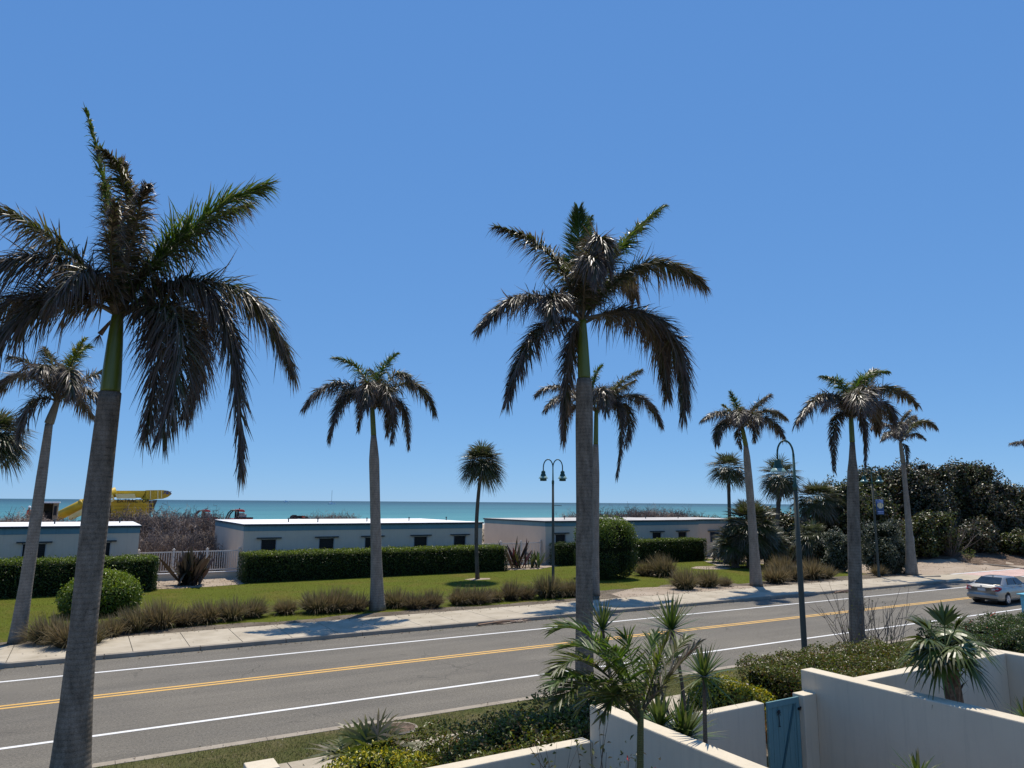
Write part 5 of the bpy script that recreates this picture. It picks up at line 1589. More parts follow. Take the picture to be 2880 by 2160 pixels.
garden_wall('white garden wall running from behind the feather palm down to the bottom edge', 8.38, 8.71, 1.5, 11.31, HW)
garden_wall('tan shaded garden wall from the yuccas to the blue gate', 8.715, 12.85, 11.10, 11.35, 1.21)
garden_wall('low white garden wall at the bottom edge in front of the loose dark hedge', 2.85, 8.375, 11.22, 11.52, 1.09)
garden_wall('long white garden wall at lower right, right of the blue gate', 14.33, 14.71, 1.5, 11.31, HW)
garden_wall('white garden wall behind the squat fan palm, joining the long wall', 14.715, 20.52, 9.95, 10.27, HW - 0.004)
garden_wall('white garden wall at the right edge behind the squat fan palm', 20.53, 20.86, 3.0, 11.2, HW)
p = MB(); p.box(2.30, 2.66, 10.95, 11.31, -1.3, 1.62); p.box(2.27, 2.69, 10.92, 11.34, 1.621, 1.70)
o = p.build('wall_pillar', M['white_wall'], bevel=0.015)
rebase(tag(o, 'top of a square white pillar at the bottom edge of the picture', 'pillar'), (2.48, 11.13, 0))
p = MB(); p.box(13.90, 14.325, 10.92, 11.22, -1.3, 1.27)
o = p.build('gate_pillar', M['white_wall'], bevel=0.015)
rebase(tag(o, 'short white pillar stub between the blue gate and the long white wall', 'pillar'), (14.1, 11.07, 0))

gate = thing('garden_gate', 'pale blue boarded garden gate with a small palm tree ornament', 'gate', (13.37, 11.06, -1.2))
gx0, gx1, gy0, gz1 = 12.87, 13.88, 11.06, 1.225
for i in range(6):
    a, b = gx0 + (gx1 - gx0) * i / 6, gx0 + (gx1 - gx0) * (i + 1) / 6
    m = MB(); m.box(a + 0.004, b - 0.004, gy0, gy0 + 0.03, -1.18, gz1 - 0.001)
    m.build('board', M['gate_blue'], gate, bevel=0.004)
m = MB(); m.box(gx0, gx1, gy0 - 0.024, gy0 - 0.001, gz1 - 0.12, gz1 + 0.004); m.box(gx0, gx1, gy0 - 0.024, gy0 - 0.001, -1.16, -1.04)
m.box(gx0, gx0 + 0.05, gy0 - 0.024, gy0 - 0.001, -1.039, gz1 - 0.121); m.box(gx1 - 0.10, gx1, gy0 - 0.024, gy0 - 0.001, -1.039, gz1 - 0.121)
m.build('frame', M['gate_blue'], gate, bevel=0.003)
m = MB(); m.beam((gx0 + 0.08, gy0 - 0.014, -1.02), (gx1 - 0.16, gy0 - 0.014, gz1 - 0.13), 0.024, 0.045)
m.build('brace', surf('brace_blue', (0.05, 0.125, 0.14), 5, 0.6), gate)
m = MB()
cx_, cz_ = gx0 + 0.33, gz1 - 0.25
m.beam((cx_ + 0.01, gy0 - 0.03, cz_ - 0.26), (cx_, gy0 - 0.03, cz_), 0.012, 0.014)
for k, (dx, dz) in enumerate(((-0.07, 0.02), (-0.06, 0.06), (-0.02, 0.085), (0.03, 0.08), (0.065, 0.05), (0.07, 0.0), (0.05, -0.045), (-0.055, -0.035))):
    m.tube([(cx_, gy0 - 0.03, cz_), (cx_ + dx * 0.6, gy0 - 0.036, cz_ + dz * 0.6 + 0.014), (cx_ + dx, gy0 - 0.03, cz_ + dz - 0.01)], [0.008, 0.010, 0.003], 5)
m.box(cx_ - 0.02, cx_ + 0.04, gy0 - 0.04, gy0 - 0.025, cz_ - 0.275, cz_ - 0.26)
m.build('palm_ornament', M['dark_trim'], gate)
m = MB(); m.tube([(gx1 - 0.04, gy0 - 0.03, gz1 - 0.24), (gx1 - 0.04, gy0 - 0.07, gz1 - 0.24)], 0.03, 8); m.beam((gx1 - 0.05, gy0 - 0.06, gz1 - 0.24), (gx1 + 0.05, gy0 - 0.05, gz1 - 0.20), 0.02, 0.03)
m.build('latch', M['black'], gate)


# ================================================================== STREET LAMPS
def lamp(label, base, H, arms, seed, green_from=0.82, banner=False, pegs=False, group='green hooded street lamps', r0=0.085, glass_len=0.05, dirv=None):
    root = thing('street_lamp', label, 'street lamp', base, group)
    b = Vector(base)
    side = Vector((RGT.x, RGT.y, 0)).normalized() if dirv is None else Vector(dirv).normalized()
    m = MB(); m.lathe([(r0 * 1.5, 0), (r0 * 1.5, 0.12), (r0, 0.2), (r0 * 0.95, H * 0.4), (r0 * 0.78, H * green_from)], tuple(b), 12)
    m.build('post', M['lamp_pole'], root, True)
    m = MB(); m.lathe([(r0 * 0.9, H * green_from), (r0 * 0.9, H * green_from + 0.18), (r0 * 0.55, H * green_from + 0.22), (r0 * 0.42, H - 0.62)], tuple(b), 10)
    m.build('upper_post', M['lamp_green'], root, True)
    for s in arms:
        R = 0.29
        z0 = b.z + H - 0.62
        pts = []
        for k in range(13):
            a = PI * k / 12
            pts.append(b + side * s * (R - R * math.cos(a)) + Vector((0, 0, H - 0.62 + (R + 0.20) * math.sin(a))))
        pts.append(b + side * s * 2 * R + Vector((0, 0, H - 0.80)))
        m = MB(); m.tube(pts, 0.034, 8)
        arm = m.build('arm', M['lamp_green'], root, True)
        hx = b + side * s * 2 * R
        m = MB(); m.lathe([(0.05, H - 0.80), (0.11, H - 0.84), (0.13, H - 0.91), (0.12, H - 0.97), (0.155, H - 1.04), (0.165, H - 1.10), (0.27, H - 1.25), (0.28, H - 1.27), (0.265, H - 1.27), (0.14, H - 1.12)], (hx.x, hx.y, b.z), 16)
        hd = m.build('hood', M['lamp_green'], root, True)
        m = MB(); m.lathe([(0.195, H - 1.135), (0.282, H - 1.255), (0.29, H - 1.272), (0.285, H - 1.275)], (hx.x, hx.y, b.z), 16)
        m.build('shade_rim', M['lamp_glass'], hd, True)
        if glass_len > 0.06:
            m = MB(); m.lathe([(0.20, H - 1.26), (0.20, H - 1.26 - glass_len), (0.05, H - 1.27 - glass_len)], (hx.x, hx.y, b.z), 14)
            m.build('lens', M['lamp_green'], hd, True)
    if pegs:
        for zz in (0.64, 0.49):
            m = MB(); m.tube([b + Vector((0, 0, H * zz)), b + side * 0.52 + Vector((0, 0, H * zz - 0.02))], 0.018, 6)
            m.build('banner_arm', M['dark_trim'], root)
    if banner:
        z1, z0 = at(1900, 1079, b.y).z, at(1900, 1112, b.y).z
        for zz in (z1, z0):
            m = MB(); m.tube([b + Vector((0, 0, zz)), b + side * 0.78 + Vector((0, 0, zz))], 0.018, 6)
            m.build('banner_arm', M['dark_trim'], root)
        p0 = b + side * 0.16
        nrm = Vector((side.y, -side.x, 0))
        m = MB()
        wv = []
        for k in range(9):
            t = k / 8
            q = p0 + side * 0.6 * t + nrm * 0.03 * math.sin(t * 5)
            wv += [(q.x, q.y, z0), (q.x, q.y, z1)]
        m.add(wv, [(2 * k, 2 * k + 2, 2 * k + 3, 2 * k + 1) for k in range(8)])
        bn = m.build('banner', M['banner_blue'], root, True)
        sol = bn.modifiers.new('Solidify', 'SOLIDIFY'); sol.thickness = 0.012
        ctr = p0 + side * 0.31 + nrm * 0.045
        zc = (z0 + z1) / 2
        m = MB()
        m.add([ctr + side * 0.23 * math.cos(2 * PI * k / 24) + Vector((0, 0, zc + 0.23 * math.sin(2 * PI * k / 24))) + Vector((0, 0, 0)) for k in range(24)], [tuple(range(24))])
        m.build('ball_emblem', M['banner_cream'], bn)
        m = MB()
        for sgn in (-1, 1):
            arc = [ctr + nrm * 0.006 + side * (sgn * (0.09 + 0.06 * (k / 6 - 0.5) ** 2 * 4)) + Vector((0, 0, zc + 0.38 * (k / 6 - 0.5))) for k in range(7)]
            m.tube(arc, 0.012, 4)
        m.build('ball_seam', M['banner_blue'], bn)
        m = MB()
        for zz, wd in ((z1 - 0.12, 0.46), (z1 - 0.24, 0.40), (z0 + 0.24, 0.46), (z0 + 0.13, 0.40)):
            a_, c_ = ctr - side * wd / 2, ctr + side * wd / 2
            m.add([(a_.x, a_.y, zz - 0.03), (c_.x, c_.y, zz - 0.03), (c_.x, c_.y, zz + 0.03), (a_.x, a_.y, zz + 0.03)], [(0, 1, 2, 3)])
        m.build('pale_band', M['banner_text'], bn)
    return root


H1 = at(1710, 944, 17.1).z
lamp('tall single armed street lamp near the picture centre right, on the near verge', g0(at(1740, 1440, 17.1), 0.0), H1, (-1,), 1, 0.755, glass_len=0.0, r0=0.10)
lb = gd(1195, 1282, 0.126)
lamp('double armed street lamp with bare side pegs, left of the middle palm trunk', tuple(lb), at(1192, 988, lb.y).z - 0.12, (-1, 1), 2, 0.80, pegs=True, glass_len=0.16)
lb = gd(1899, 1247, 0.126)
lamp('double armed street lamp carrying a blue banner with a baseball, by the silvery bush', tuple(lb), at(1886, 1018, lb.y).z + 0.35, (-1, 1), 3, 0.83, banner=True, glass_len=0.14, group='green hooded street lamps')

# ================================================================== SIGN
sb = at(1975, 1240, 34.2)
sg = thing('road_sign', 'grey back of two road signs on a post beside the split shaft palm', 'sign', (sb.x, sb.y, 0.05))
m = MB(); m.box(sb.x - 0.04, sb.x + 0.04, sb.y - 0.03, sb.y + 0.03, 0, 3.1); m.build('post', M['grey_metal'], sg)
side = Vector((RGT.x, RGT.y, 0)).normalized(); nrm = Vector((side.y, -side.x, 0))
for nm, ox, w, z0, z1 in (('sign_panel', -0.28, 0.34, 1.95, 3.05), ('sign_panel', 0.06, 0.42, 2.0, 3.0)):
    c0 = Vector((sb.x, sb.y, 0)) - nrm * (0.06 if ox < 0 else 0.09) + side * ox
    pts = []
    for dx, dz in ((-w / 2, 0.12), (-w / 2 + 0.12, 0), (w / 2 - 0.12, 0), (w / 2, 0.12), (w / 2, z1 - z0 - 0.12), (w / 2 - 0.12, z1 - z0), (-w / 2 + 0.12, z1 - z0), (-w / 2, z1 - z0 - 0.12)):
        pts.append(c0 + side * dx + Vector((0, 0, z0 + dz)))
    m = MB(); m.prism(pts, nrm * 0.01); m.build(nm, M['sign_back'], sg)


# ================================================================== SILVER CAR
def car():
    L2, wb = 2.27, 1.30
    root = thing('sedan', 'silver four door car seen from behind, driving away at the right edge', 'car', (0, 0, 0))
    xsn = sorted(set([round(v, 3) for v in np.linspace(-L2, L2, 37)] + [s * wb + d for s in (-1, 1) for d in (-0.36, -0.345, -0.30, -0.22, -0.12, 0, 0.12, 0.22, 0.30, 0.345, 0.36)]))
    def hw(x):
        return float(np.interp(x, [-2.27, -2.2, -2.0, -1.5, 0.5, 1.6, 2.0, 2.2, 2.27], [0.70, 0.79, 0.85, 0.88, 0.88, 0.86, 0.78, 0.66, 0.5]))
    def deck(x):
        return float(np.interp(x, [-2.27, -2.22, -2.05, -1.6, -1.2, 0.95, 1.4, 2.0, 2.2, 2.27], [0.93, 1.03, 1.07, 1.05, 1.02, 0.97, 0.92, 0.80, 0.68, 0.60]))
    def bot(x):
        z = float(np.interp(x, [-2.27, -2.15, -1.9, 1.9, 2.15, 2.27], [0.36, 0.27, 0.22, 0.20, 0.22, 0.30]))
        for s in (-1, 1):
            d = abs(x - s * wb)
            if d < 0.345:
                z = max(z, 0.30 + math.sqrt(0.345 ** 2 - d * d))
        return z
    m = MB(); rings = []
    v = []
    for x in xsn:
        w, dk, bt = hw(x), deck(x), bot(x)
        mid = max(bt + 0.02, 0.60)
        prof = [(0.0, bt), (w * 0.93, bt), (w * 0.985, min(bt + 0.06, dk - 0.2)), (w, (bt + 0.06 + mid) / 2 if bt < 0.5 else max(mid, bt + 0.03)), (w * 0.995, max(mid + 0.06, bt + 0.05)), (w * 0.965, dk - 0.10), (w * 0.90, dk - 0.025), (w * 0.72, dk + 0.005), (0.0, dk + 0.03)]
        ring = [(x, y, z) for y, z in prof] + [(x, -y, z) for y, z in prof[-2:0:-1]]
        v.append(ring)
    k = len(v[0]); V = [p for r in v for p in r]
    F = [(i * k + j, i * k + (j + 1) % k, (i + 1) * k + (j + 1) % k, (i + 1) * k + j) for i in range(len(v) - 1) for j in range(k)]
    F += [tuple(range(k)), tuple((len(v) - 1) * k + j for j in range(k - 1, -1, -1))]
    m.add(V, F); m.build('body', M['silver'], root, True)
    # greenhouse
    st = [(-1.62, 0.80, 0.74, 1.05, 1.055), (-1.30, 0.80, 0.66, 1.04, 1.26), (-0.98, 0.80, 0.60, 1.03, 1.42), (-0.5, 0.81, 0.59, 1.02, 1.462), (0.0, 0.81, 0.59, 1.0, 1.465), (0.35, 0.81, 0.60, 0.99, 1.43), (0.75, 0.80, 0.63, 0.97, 1.24), (1.15, 0.78, 0.70, 0.95, 1.0)]
    v = []
    for x, wb_, wt, zb, zt in st:
        q = [(wb_, zb - 0.06), (wb_, zb), (wt, max(zt - 0.05, zb + 0.005)), (wt * 0.86, zt), (0, zt + 0.012)]
        v.append([(x, y, z) for y, z in q] + [(x, -y, z) for y, z in q[-2::-1]])
    k = 9; V = [p for r in v for p in r]
    F = [(i * k + j, i * k + j + 1, (i + 1) * k + j + 1, (i + 1) * k + j) for i in range(len(v) - 1) for j in range(k - 1)]
    m = MB(); m.add(V, F); m.build('cabin', M['silver'], root, True)
    def panel(name, pts, mat, off):
        p = MB(); p.prism([Vector(q) for q in pts], off); return p.build(name, M[mat], root)
    # rear screen
    panel('rear_window', [(-1.585, -0.66, 1.085), (-1.585, 0.66, 1.085), (-1.02, 0.53, 1.405), (-1.02, -0.53, 1.405)], 'glass', (-0.012, 0, 0.022))
    panel('windscreen', [(1.10, -0.62, 1.03), (1.10, 0.62, 1.03), (0.42, 0.52, 1.40), (0.42, -0.52, 1.40)], 'glass', (0.012, 0, 0.022))
    for s in (-1, 1):
        def sy(z, x):
            return s * (float(np.interp(z, [1.02, 1.42], [0.815, 0.605])))
        panel('side_window', [(-1.02, sy(1.06, 0), 1.06), (-0.16, sy(1.05, 0), 1.05), (-0.16, sy(1.385, 0), 1.385), (-0.78, sy(1.385, 0), 1.385)], 'glass', (0, s * 0.012, 0.006))
        panel('side_window', [(-0.08, sy(1.05, 0), 1.05), (0.82, sy(1.03, 0), 1.03), (0.40, sy(1.36, 0), 1.36), (-0.08, sy(1.385, 0), 1.385)], 'glass', (0, s * 0.012, 0.006))
        m = MB(); m.box(0.62, 0.80, s * 0.86, s * 1.02, 1.00, 1.13); m.build('mirror', M['silver'], root, bevel=0.03)
        # tail lamp wraps round the corner
        m = MB()
        m.prism([(-2.235, s * 0.50, 0.80), (-2.235, s * 0.50, 0.95), (-2.20, s * 0.80, 1.0), (-1.90, s * 0.875, 0.93), (-1.98, s * 0.885, 0.84), (-2.22, s * 0.80, 0.75)], (-0.045, s * 0.012, 0))
        tl = m.build('tail_light', M['tail_red'], root)
        m = MB(); m.prism([(-2.29, s * 0.52, 0.79), (-2.29, s * 0.52, 0.90), (-2.285, s * 0.66, 0.92), (-2.28, s * 0.70, 0.82)], (-0.012, 0, 0)); m.build('reverse_lens', M['tail_white'], tl)
        for dx in (-0.55, 0.42):
            m = MB(); m.box(dx - 0.1, dx + 0.08, s * 0.876, s * 0.90, 0.90, 0.93); m.build('door_handle', M['silver'], root)
        for wx in (-wb, wb):
            m = MB()
            m.tube([(wx, s * 0.66, 0.315), (wx, s * 0.87, 0.315)], 0.315, 24)
            wh = m.build('wheel', M['rubber'], root)
            m = MB(); m.tube([(wx, s * 0.86, 0.315), (wx, s * 0.885, 0.315)], 0.205, 20)
            for a in range(6):
                t = a * PI / 3
                m.beam((wx, s * 0.888, 0.315), (wx + 0.2 * math.cos(t), s * 0.886, 0.315 + 0.2 * math.sin(t)), 0.03, 0.05)
            m.build('rim', M['rim'], wh)
            m = MB(); m.tube([(wx, s * 0.45, 0.33), (wx, s * 0.80, 0.33)], 0.345, 24); m.build('wheel_well', M['black'], wh)
    m = MB(); m.box(-2.30, -2.20, -0.80, 0.80, 0.36, 0.56); m.build('bumper', M['silver'], root, bevel=0.04)
    m = MB(); m.box(-2.268, -2.25, -0.60, 0.60, 0.70, 0.712); m.build('boot_seam', M['black'], root)
    m = MB(); m.box(-2.292, -2.272, -0.20, 0.20, 0.74, 0.88); m.build('number_plate', M['plate'], root)
    m = MB(); m.box(-2.295, -2.27, -0.36, 0.36, 0.91, 0.945); m.tube([(-2.28, 0, 0.985), (-2.30, 0, 0.985)], 0.05, 12); m.build('boot_trim', M['rim'], root)
    m = MB(); m.box(-0.95, -0.80, -0.02, 0.02, 1.455, 1.50); m.build('aerial', M['silver'], root)
    m = MB()
    for yy in (-0.35, 0.35):
        m.box(-0.42, -0.30, yy - 0.13, yy + 0.13, 0.9, 1.36)
    m.build('seat', M['rubber'], root)
    return root


cr = car()
cr.location = (45.55, 21.95, 0.003)
cr.rotation_euler = (0, 0, math.radians(1.5))

# blue cabinet at the right edge
bx = at(2195, 1282, 17.5)
bl = thing('blue_cabinet', 'pale blue box with overhanging flat top at the right edge, before the car', 'box', (bx.x + 0.5, 16.9, 0))
m = MB(); m.box(bx.x + 0.12, bx.x + 1.3, 16.72, 17.4, 0.02, bx.z - 0.05); m.build('case', M['box_blue'], bl, bevel=0.01)
m = MB(); m.box(bx.x, bx.x + 1.4, 16.6, 17.5, bx.z - 0.049, bx.z); m.build('lid', M['box_blue'], bl, bevel=0.01)
m = MB(); m.box(bx.x + 0.25, bx.x + 0.62, 16.70, 16.717, bx.z - 0.65, bx.z - 0.12); m.build('panel', M['black'], bl)


# ================================================================== THINGS ON THE DUNE
def text_part(body, size, mat, parent, loc, name, shear=0.0):
    cu = bpy.data.curves.new(name + '_curve', 'FONT')
    cu.body = body; cu.size = size; cu.shear = shear; cu.extrude = 0.02; cu.align_x = 'LEFT'
    tmp = bpy.data.objects.new(name + '_tmp', cu)
    COL.objects.link(tmp)
    bpy.context.view_layer.update()
    dg = bpy.context.evaluated_depsgraph_get()
    me = bpy.data.meshes.new_from_object(tmp.evaluated_get(dg))
    bpy.data.objects.remove(tmp)
    me.materials.clear(); me.materials.append(mat)
    o = bpy.data.objects.new(name, me)
    COL.objects.link(o)
    pl = WLOC[parent.name]
    o.parent = parent
    o.location = Vector(loc) - Vector(pl)
    o.rotation_euler = (PI / 2, 0, 0)
    WLOC[o.name] = pl
    return o


YE = 85.0
def ep(x, y, dy=0.0):
    return at(x, y, YE + dy)


eb = ep(300, 1125)
ex = thing('extractor_machine', 'big yellow beach extractor machine with long boom, behind the nearest palm trunk', 'construction machine', (eb.x, YE, 1.8))
m = MB(); m.tube([ep(112, 1122), ep(180, 1088), ep(252, 1062)], [0.45, 0.48, 0.5], 12); m.tube([ep(176, 1091), ep(181, 1088)], 0.56, 12)
m.build('feed_pipe', M['yellow_paint'], ex, True)
m = MB(); m.beam(ep(150, 1118, -0.6), ep(242, 1070, -0.6), 0.3, 0.35); m.beam(ep(150, 1123, -0.5), ep(246, 1080, -0.5), 0.2, 0.2)
for k in range(6):
    t = k / 5
    m.beam(ep(150 + 92 * t, 1117 - 48 * t, -0.6), ep(150 + 96 * t, 1122 - 42 * t, -0.5), 0.12, 0.12)
m.build('truss', M['pale_yellow'], ex)
m = MB(); m.prism([ep(246, 1060), ep(316, 1060), ep(316, 1076), ep(246, 1074)], (0, 1.6, 0)); m.build('boom_root', M['yellow_paint'], ex)
m = MB(); m.prism([ep(316, 1059), ep(350, 1058.5), ep(363, 1060), ep(369, 1063), ep(371, 1066.5), ep(369, 1069), ep(362, 1074), ep(352, 1077.5), ep(342, 1078), ep(326, 1080), ep(312, 1080), ep(306, 1077)], (0, 1.5, 0))
bo = m.build('boom', M['yellow_paint'], ex)
m = MB()
for px in (325, 341, 349):
    m.beam(ep(px, 1058.6, -0.06), ep(px, 1078, -0.06), 0.10, 0.10)
m.build('rib', M['pale_yellow'], bo)
m = MB(); m.prism([ep(249, 1067, -0.9), ep(291, 1066.5, -0.9), ep(294, 1077, -0.9), ep(253, 1077, -0.9)], (0, 0.9, 0)); m.build('hood_panel', M['pale_yellow'], ex)
m = MB(); m.prism([ep(240, 1080, -0.3), ep(322, 1080, -0.3), ep(322, 1118, -0.3), ep(240, 1118, -0.3)], (0, 2.4, 0)); m.build('housing', M['yellow_paint'], ex)
m = MB()
for yy in (1089, 1097, 1104):
    m.beam(ep(244, yy, -0.55), ep(332, yy - 0.5, -0.55), 0.07, 0.07)
for px in (246, 264, 290, 312, 330):
    m.beam(ep(px, 1086, -0.55), ep(px, 1112, -0.55), 0.05, 0.05)
m.build('guard_rail', M['yellow_paint'], ex)
m = MB(); m.prism([ep(218, 1100, 0.2), ep(240, 1092, 0.2), ep(240, 1122, 0.2), ep(216, 1122, 0.2)], (0, 1.4, 0)); m.tube([ep(225, 1112, -0.3), ep(225, 1112, 0.2)], 0.5, 14); m.build('drive_unit', M['rubber'], ex)
m = MB(); m.prism([ep(322, 1082, 0), ep(340, 1080, 0), ep(330, 1104, 0), ep(322, 1110, 0)], (0, 1.0, 0)); m.build('bracket', M['stem'], ex)
m = MB()
for yy in (-0.2, 2.0):
    m.prism([ep(225, 1118, yy), ep(345, 1118, yy), ep(350, 1130, yy), ep(340, 1140, yy), ep(230, 1140, yy), ep(220, 1130, yy)], (0, 0.6, 0))
m.build('track', M['rubber'], ex)
text_part('EXTRACTOR', 0.52, M['black'], ex, ep(252, 1085.2, -0.36), 'lettering')
text_part('FRS', 0.50, M['ink_blue'], ex, ep(352, 1067.8, -0.06), 'logo', 0.25)
m = MB(); m.prism([ep(360, 1067.6, -0.05), ep(365, 1066.2, -0.05), ep(361, 1066.0, -0.05)], (0, -0.03, 0)); m.build('swoosh', M['ink_blue'], ex)


def person(label, base, H, shirt, helmet, face=0.0):
    root = thing('person', label, 'person', base)
    k = H / 1.75
    b = Vector(base)
    J = {'pel': (0, 0, 0.95), 'ch': (0, 0, 1.32), 'nk': (0, 0, 1.48), 'hd': (0, 0.02, 1.62), 'top': (0, 0.02, 1.72)}
    vs = [(0, 0, 0.95), (0, 0, 1.15), (0, 0, 1.35), (0, 0, 1.50), (0, 0.02, 1.60), (0, 0.02, 1.70)]
    es = [(0, 1), (1, 2), (2, 3), (3, 4), (4, 5)]
    rd = [0.15, 0.14, 0.16, 0.06, 0.085, 0.075]
    for s in (-1, 1):
        i = len(vs)
        vs += [(s * 0.19, 0, 1.40), (s * 0.25, 0.03, 1.14), (s * 0.20, 0.2, 0.98), (s * 0.19, 0.27, 0.95)]
        es += [(2, i), (i, i + 1), (i + 1, i + 2), (i + 2, i + 3)]
        rd += [0.07, 0.05, 0.04, 0.035]
        i = len(vs)
        vs += [(s * 0.10, 0, 0.86), (s * 0.11, 0.02, 0.48), (s * 0.12, 0, 0.08), (s * 0.12, 0.14, 0.04)]
        es += [(0, i), (i, i + 1), (i + 1, i + 2), (i + 2, i + 3)]
        rd += [0.10, 0.07, 0.05, 0.04]
    me = bpy.data.meshes.new('body')
    me.from_pydata([Vector(v) * k for v in vs], es, [])
    me.materials.append(M['khaki'])
    o = bpy.data.objects.new('body', me); COL.objects.link(o); o.parent = root
    WLOC[o.name] = tuple(base)
    o.rotation_euler = (0, 0, face)
    sk = o.modifiers.new('Skin', 'SKIN')
    if me.skin_vertices:
        for q, r in zip(me.skin_vertices[0].data, rd):
            q.radius = (r * k, r * k)
        me.skin_vertices[0].data[0].use_root = True
    o.modifiers.new('Subdivision', 'SUBSURF').render_levels = 1
    m = MB(); m.lathe([(0.165, 0.98), (0.175, 1.15), (0.19, 1.34), (0.15, 1.44), (0.07, 1.49)], tuple(b), 12); m.build('shirt', M[shirt], root, True)
    m = MB(); m.lathe([(0.15, 1.665), (0.125, 1.68), (0.115, 1.75), (0.07, 1.80), (0.0, 1.815)], tuple(b), 12); m.build('helmet', M[helmet], root, True)
    m = MB(); m.lathe([(0.075, 1.54), (0.09, 1.60), (0.085, 1.665)], tuple(b + Vector((0, 0.0, 0))), 10); m.build('face', M['skin'], root, True)


wp = at(64, 1094, 80)
person('person in orange shirt and white hard hat standing on the dune at the left', (wp.x, 80, wp.z - 1.75), 1.75, 'orange', 'white_plain', 2.0)

cb = at(110, 1084, 82)
sh = thing('site_cabin', 'small tan site cabin with white roof between the two left palm trunks', 'cabin', (cb.x, 82, cb.z - 2.6))
w = 0.75
m = MB(); m.box(cb.x - w, cb.x + w, 81.2, 83.6, cb.z - 0.12, cb.z); m.build('roof', M['white_plain'], sh)
m = MB()
m.box(cb.x + 0.25, cb.x + w - 0.1, 81.4, 83.4, cb.z - 2.6, cb.z - 0.121); m.box(cb.x - w + 0.1, cb.x - w + 0.25, 81.4, 83.4, cb.z - 2.6, cb.z - 0.121); m.box(cb.x - w + 0.251, cb.x + 0.249, 83.2, 83.39, cb.z - 2.6, cb.z - 0.121)
m.build('wall', M['khaki'], sh)
m = MB(); m.box(cb.x + 0.32, cb.x + 0.56, 81.37, 81.399, cb.z - 1.3, cb.z - 0.4); m.build('window', M['black'], sh)
m = MB(); m.box(cb.x - 0.5, cb.x + 0.2, 81.8, 82.6, cb.z - 2.6, cb.z - 1.0); m.build('dark_equipment', M['rubber'], sh, bevel=0.1)


def utility_cart(label, x_px, top_py, Y, roof_only=False):
    t = at(x_px, top_py, Y)
    z0 = t.z - 1.95
    root = thing('utility_cart', label, 'utility vehicle', (t.x, Y, z0), 'red utility carts on the dune')
    m = MB(); m.prism([(t.x - 1.5, Y - 0.7, z0 + 0.45), (t.x - 0.55, Y - 0.7, z0 + 0.40), (t.x + 1.55, Y - 0.7, z0 + 0.55), (t.x + 1.55, Y - 0.7, z0 + 1.0), (t.x + 0.35, Y - 0.7, z0 + 1.0), (t.x - 0.7, Y - 0.7, z0 + 1.0), (t.x - 1.35, Y - 0.7, z0 + 0.85)], (0, 1.4, 0)); m.build('body', M['red_paint'], root, bevel=0.04)
    m = MB(); m.box(t.x - 0.1, t.x + 1.55, Y - 0.74, Y + 0.74, z0 + 1.003, z0 + 1.12); m.build('bed_rim', M['black'], root)
    for yy in (-0.66, 0.66):
        m = MB()
        m.tube([(t.x - 0.95, Y + yy, z0 + 0.95), (t.x - 0.72, Y + yy, z0 + 1.55), (t.x - 0.45, Y + yy, z0 + 1.82), (t.x + 0.1, Y + yy, z0 + 1.86)], 0.07, 6)
        m.tube([(t.x + 0.0, Y + yy, z0 + 0.95), (t.x + 0.02, Y + yy, z0 + 1.86)], 0.10, 6)
        m.build('roll_bar', M['black'], root)
    m = MB(); m.prism([(t.x - 0.1, Y - 0.72, z0 + 1.72), (t.x + 0.72, Y - 0.72, z0 + 1.66), (t.x + 0.62, Y - 0.72, z0 + 1.88), (t.x + 0.4, Y - 0.72, z0 + 1.95), (t.x - 0.1, Y - 0.72, z0 + 1.95)], (0, 1.44, 0)); m.build('roof', M['red_paint'], root, bevel=0.05)
    m = MB(); m.box(t.x + 0.08, t.x + 0.9, Y - 0.6, Y + 0.6, z0 + 1.121, z0 + 1.45); m.box(t.x + 0.12, t.x + 0.7, Y - 0.62, Y + 0.62, z0 + 1.451, z0 + 1.55); m.build('load', M['grey_metal'], root, bevel=0.03)
    m = MB(); m.box(t.x + 0.2, t.x + 0.3, Y - 0.05, Y + 0.05, z0 + 1.94, z0 + 2.08); m.build('beacon', M['black'], root)
    for wx in (-0.95, 1.0):
        for yy in (-0.72, 0.55):
            m = MB(); m.tube([(t.x + wx, Y + yy, z0 + 0.35), (t.x + wx, Y + yy + 0.2, z0 + 0.35)], 0.35, 16); m.build('wheel', M['rubber'], root)


utility_cart('red utility cart with open cab above the left corner of the middle white roof', 512, 1100, 80)
utility_cart('red roofed cart mostly hidden by the leafless thicket between the buildings', 440, 1101, 92)

cp = at(645, 1114, 82)
eq = thing('beach_trailer', 'small dark low trailer above the middle white roof, out on the dune', 'trailer', (cp.x, 82, cp.z - 1.0))
m = MB(); m.box(cp.x - 0.75, cp.x + 0.65, 81.5, 82.6, cp.z - 0.30, cp.z); m.box(cp.x - 0.6, cp.x - 0.3, 81.6, 82.5, cp.z, cp.z + 0.09); m.build('frame', M['rubber'], eq, bevel=0.03)
m = MB(); m.box(cp.x + 0.25, cp.x + 0.62, 81.46, 81.498, cp.z - 0.22, cp.z - 0.04); m.build('light_box', M['orange'], eq)
for wx in (-0.5, 0.75):
    m = MB(); m.tube([(cp.x + wx, 81.4, cp.z - 0.25), (cp.x + wx, 81.62, cp.z - 0.25)], 0.30 if wx < 0 else 0.2, 14); m.tube([(cp.x + wx, 82.5, cp.z - 0.25), (cp.x + wx, 82.7, cp.z - 0.25)], 0.30 if wx < 0 else 0.2, 14); m.build('wheel', M['rubber'], eq)
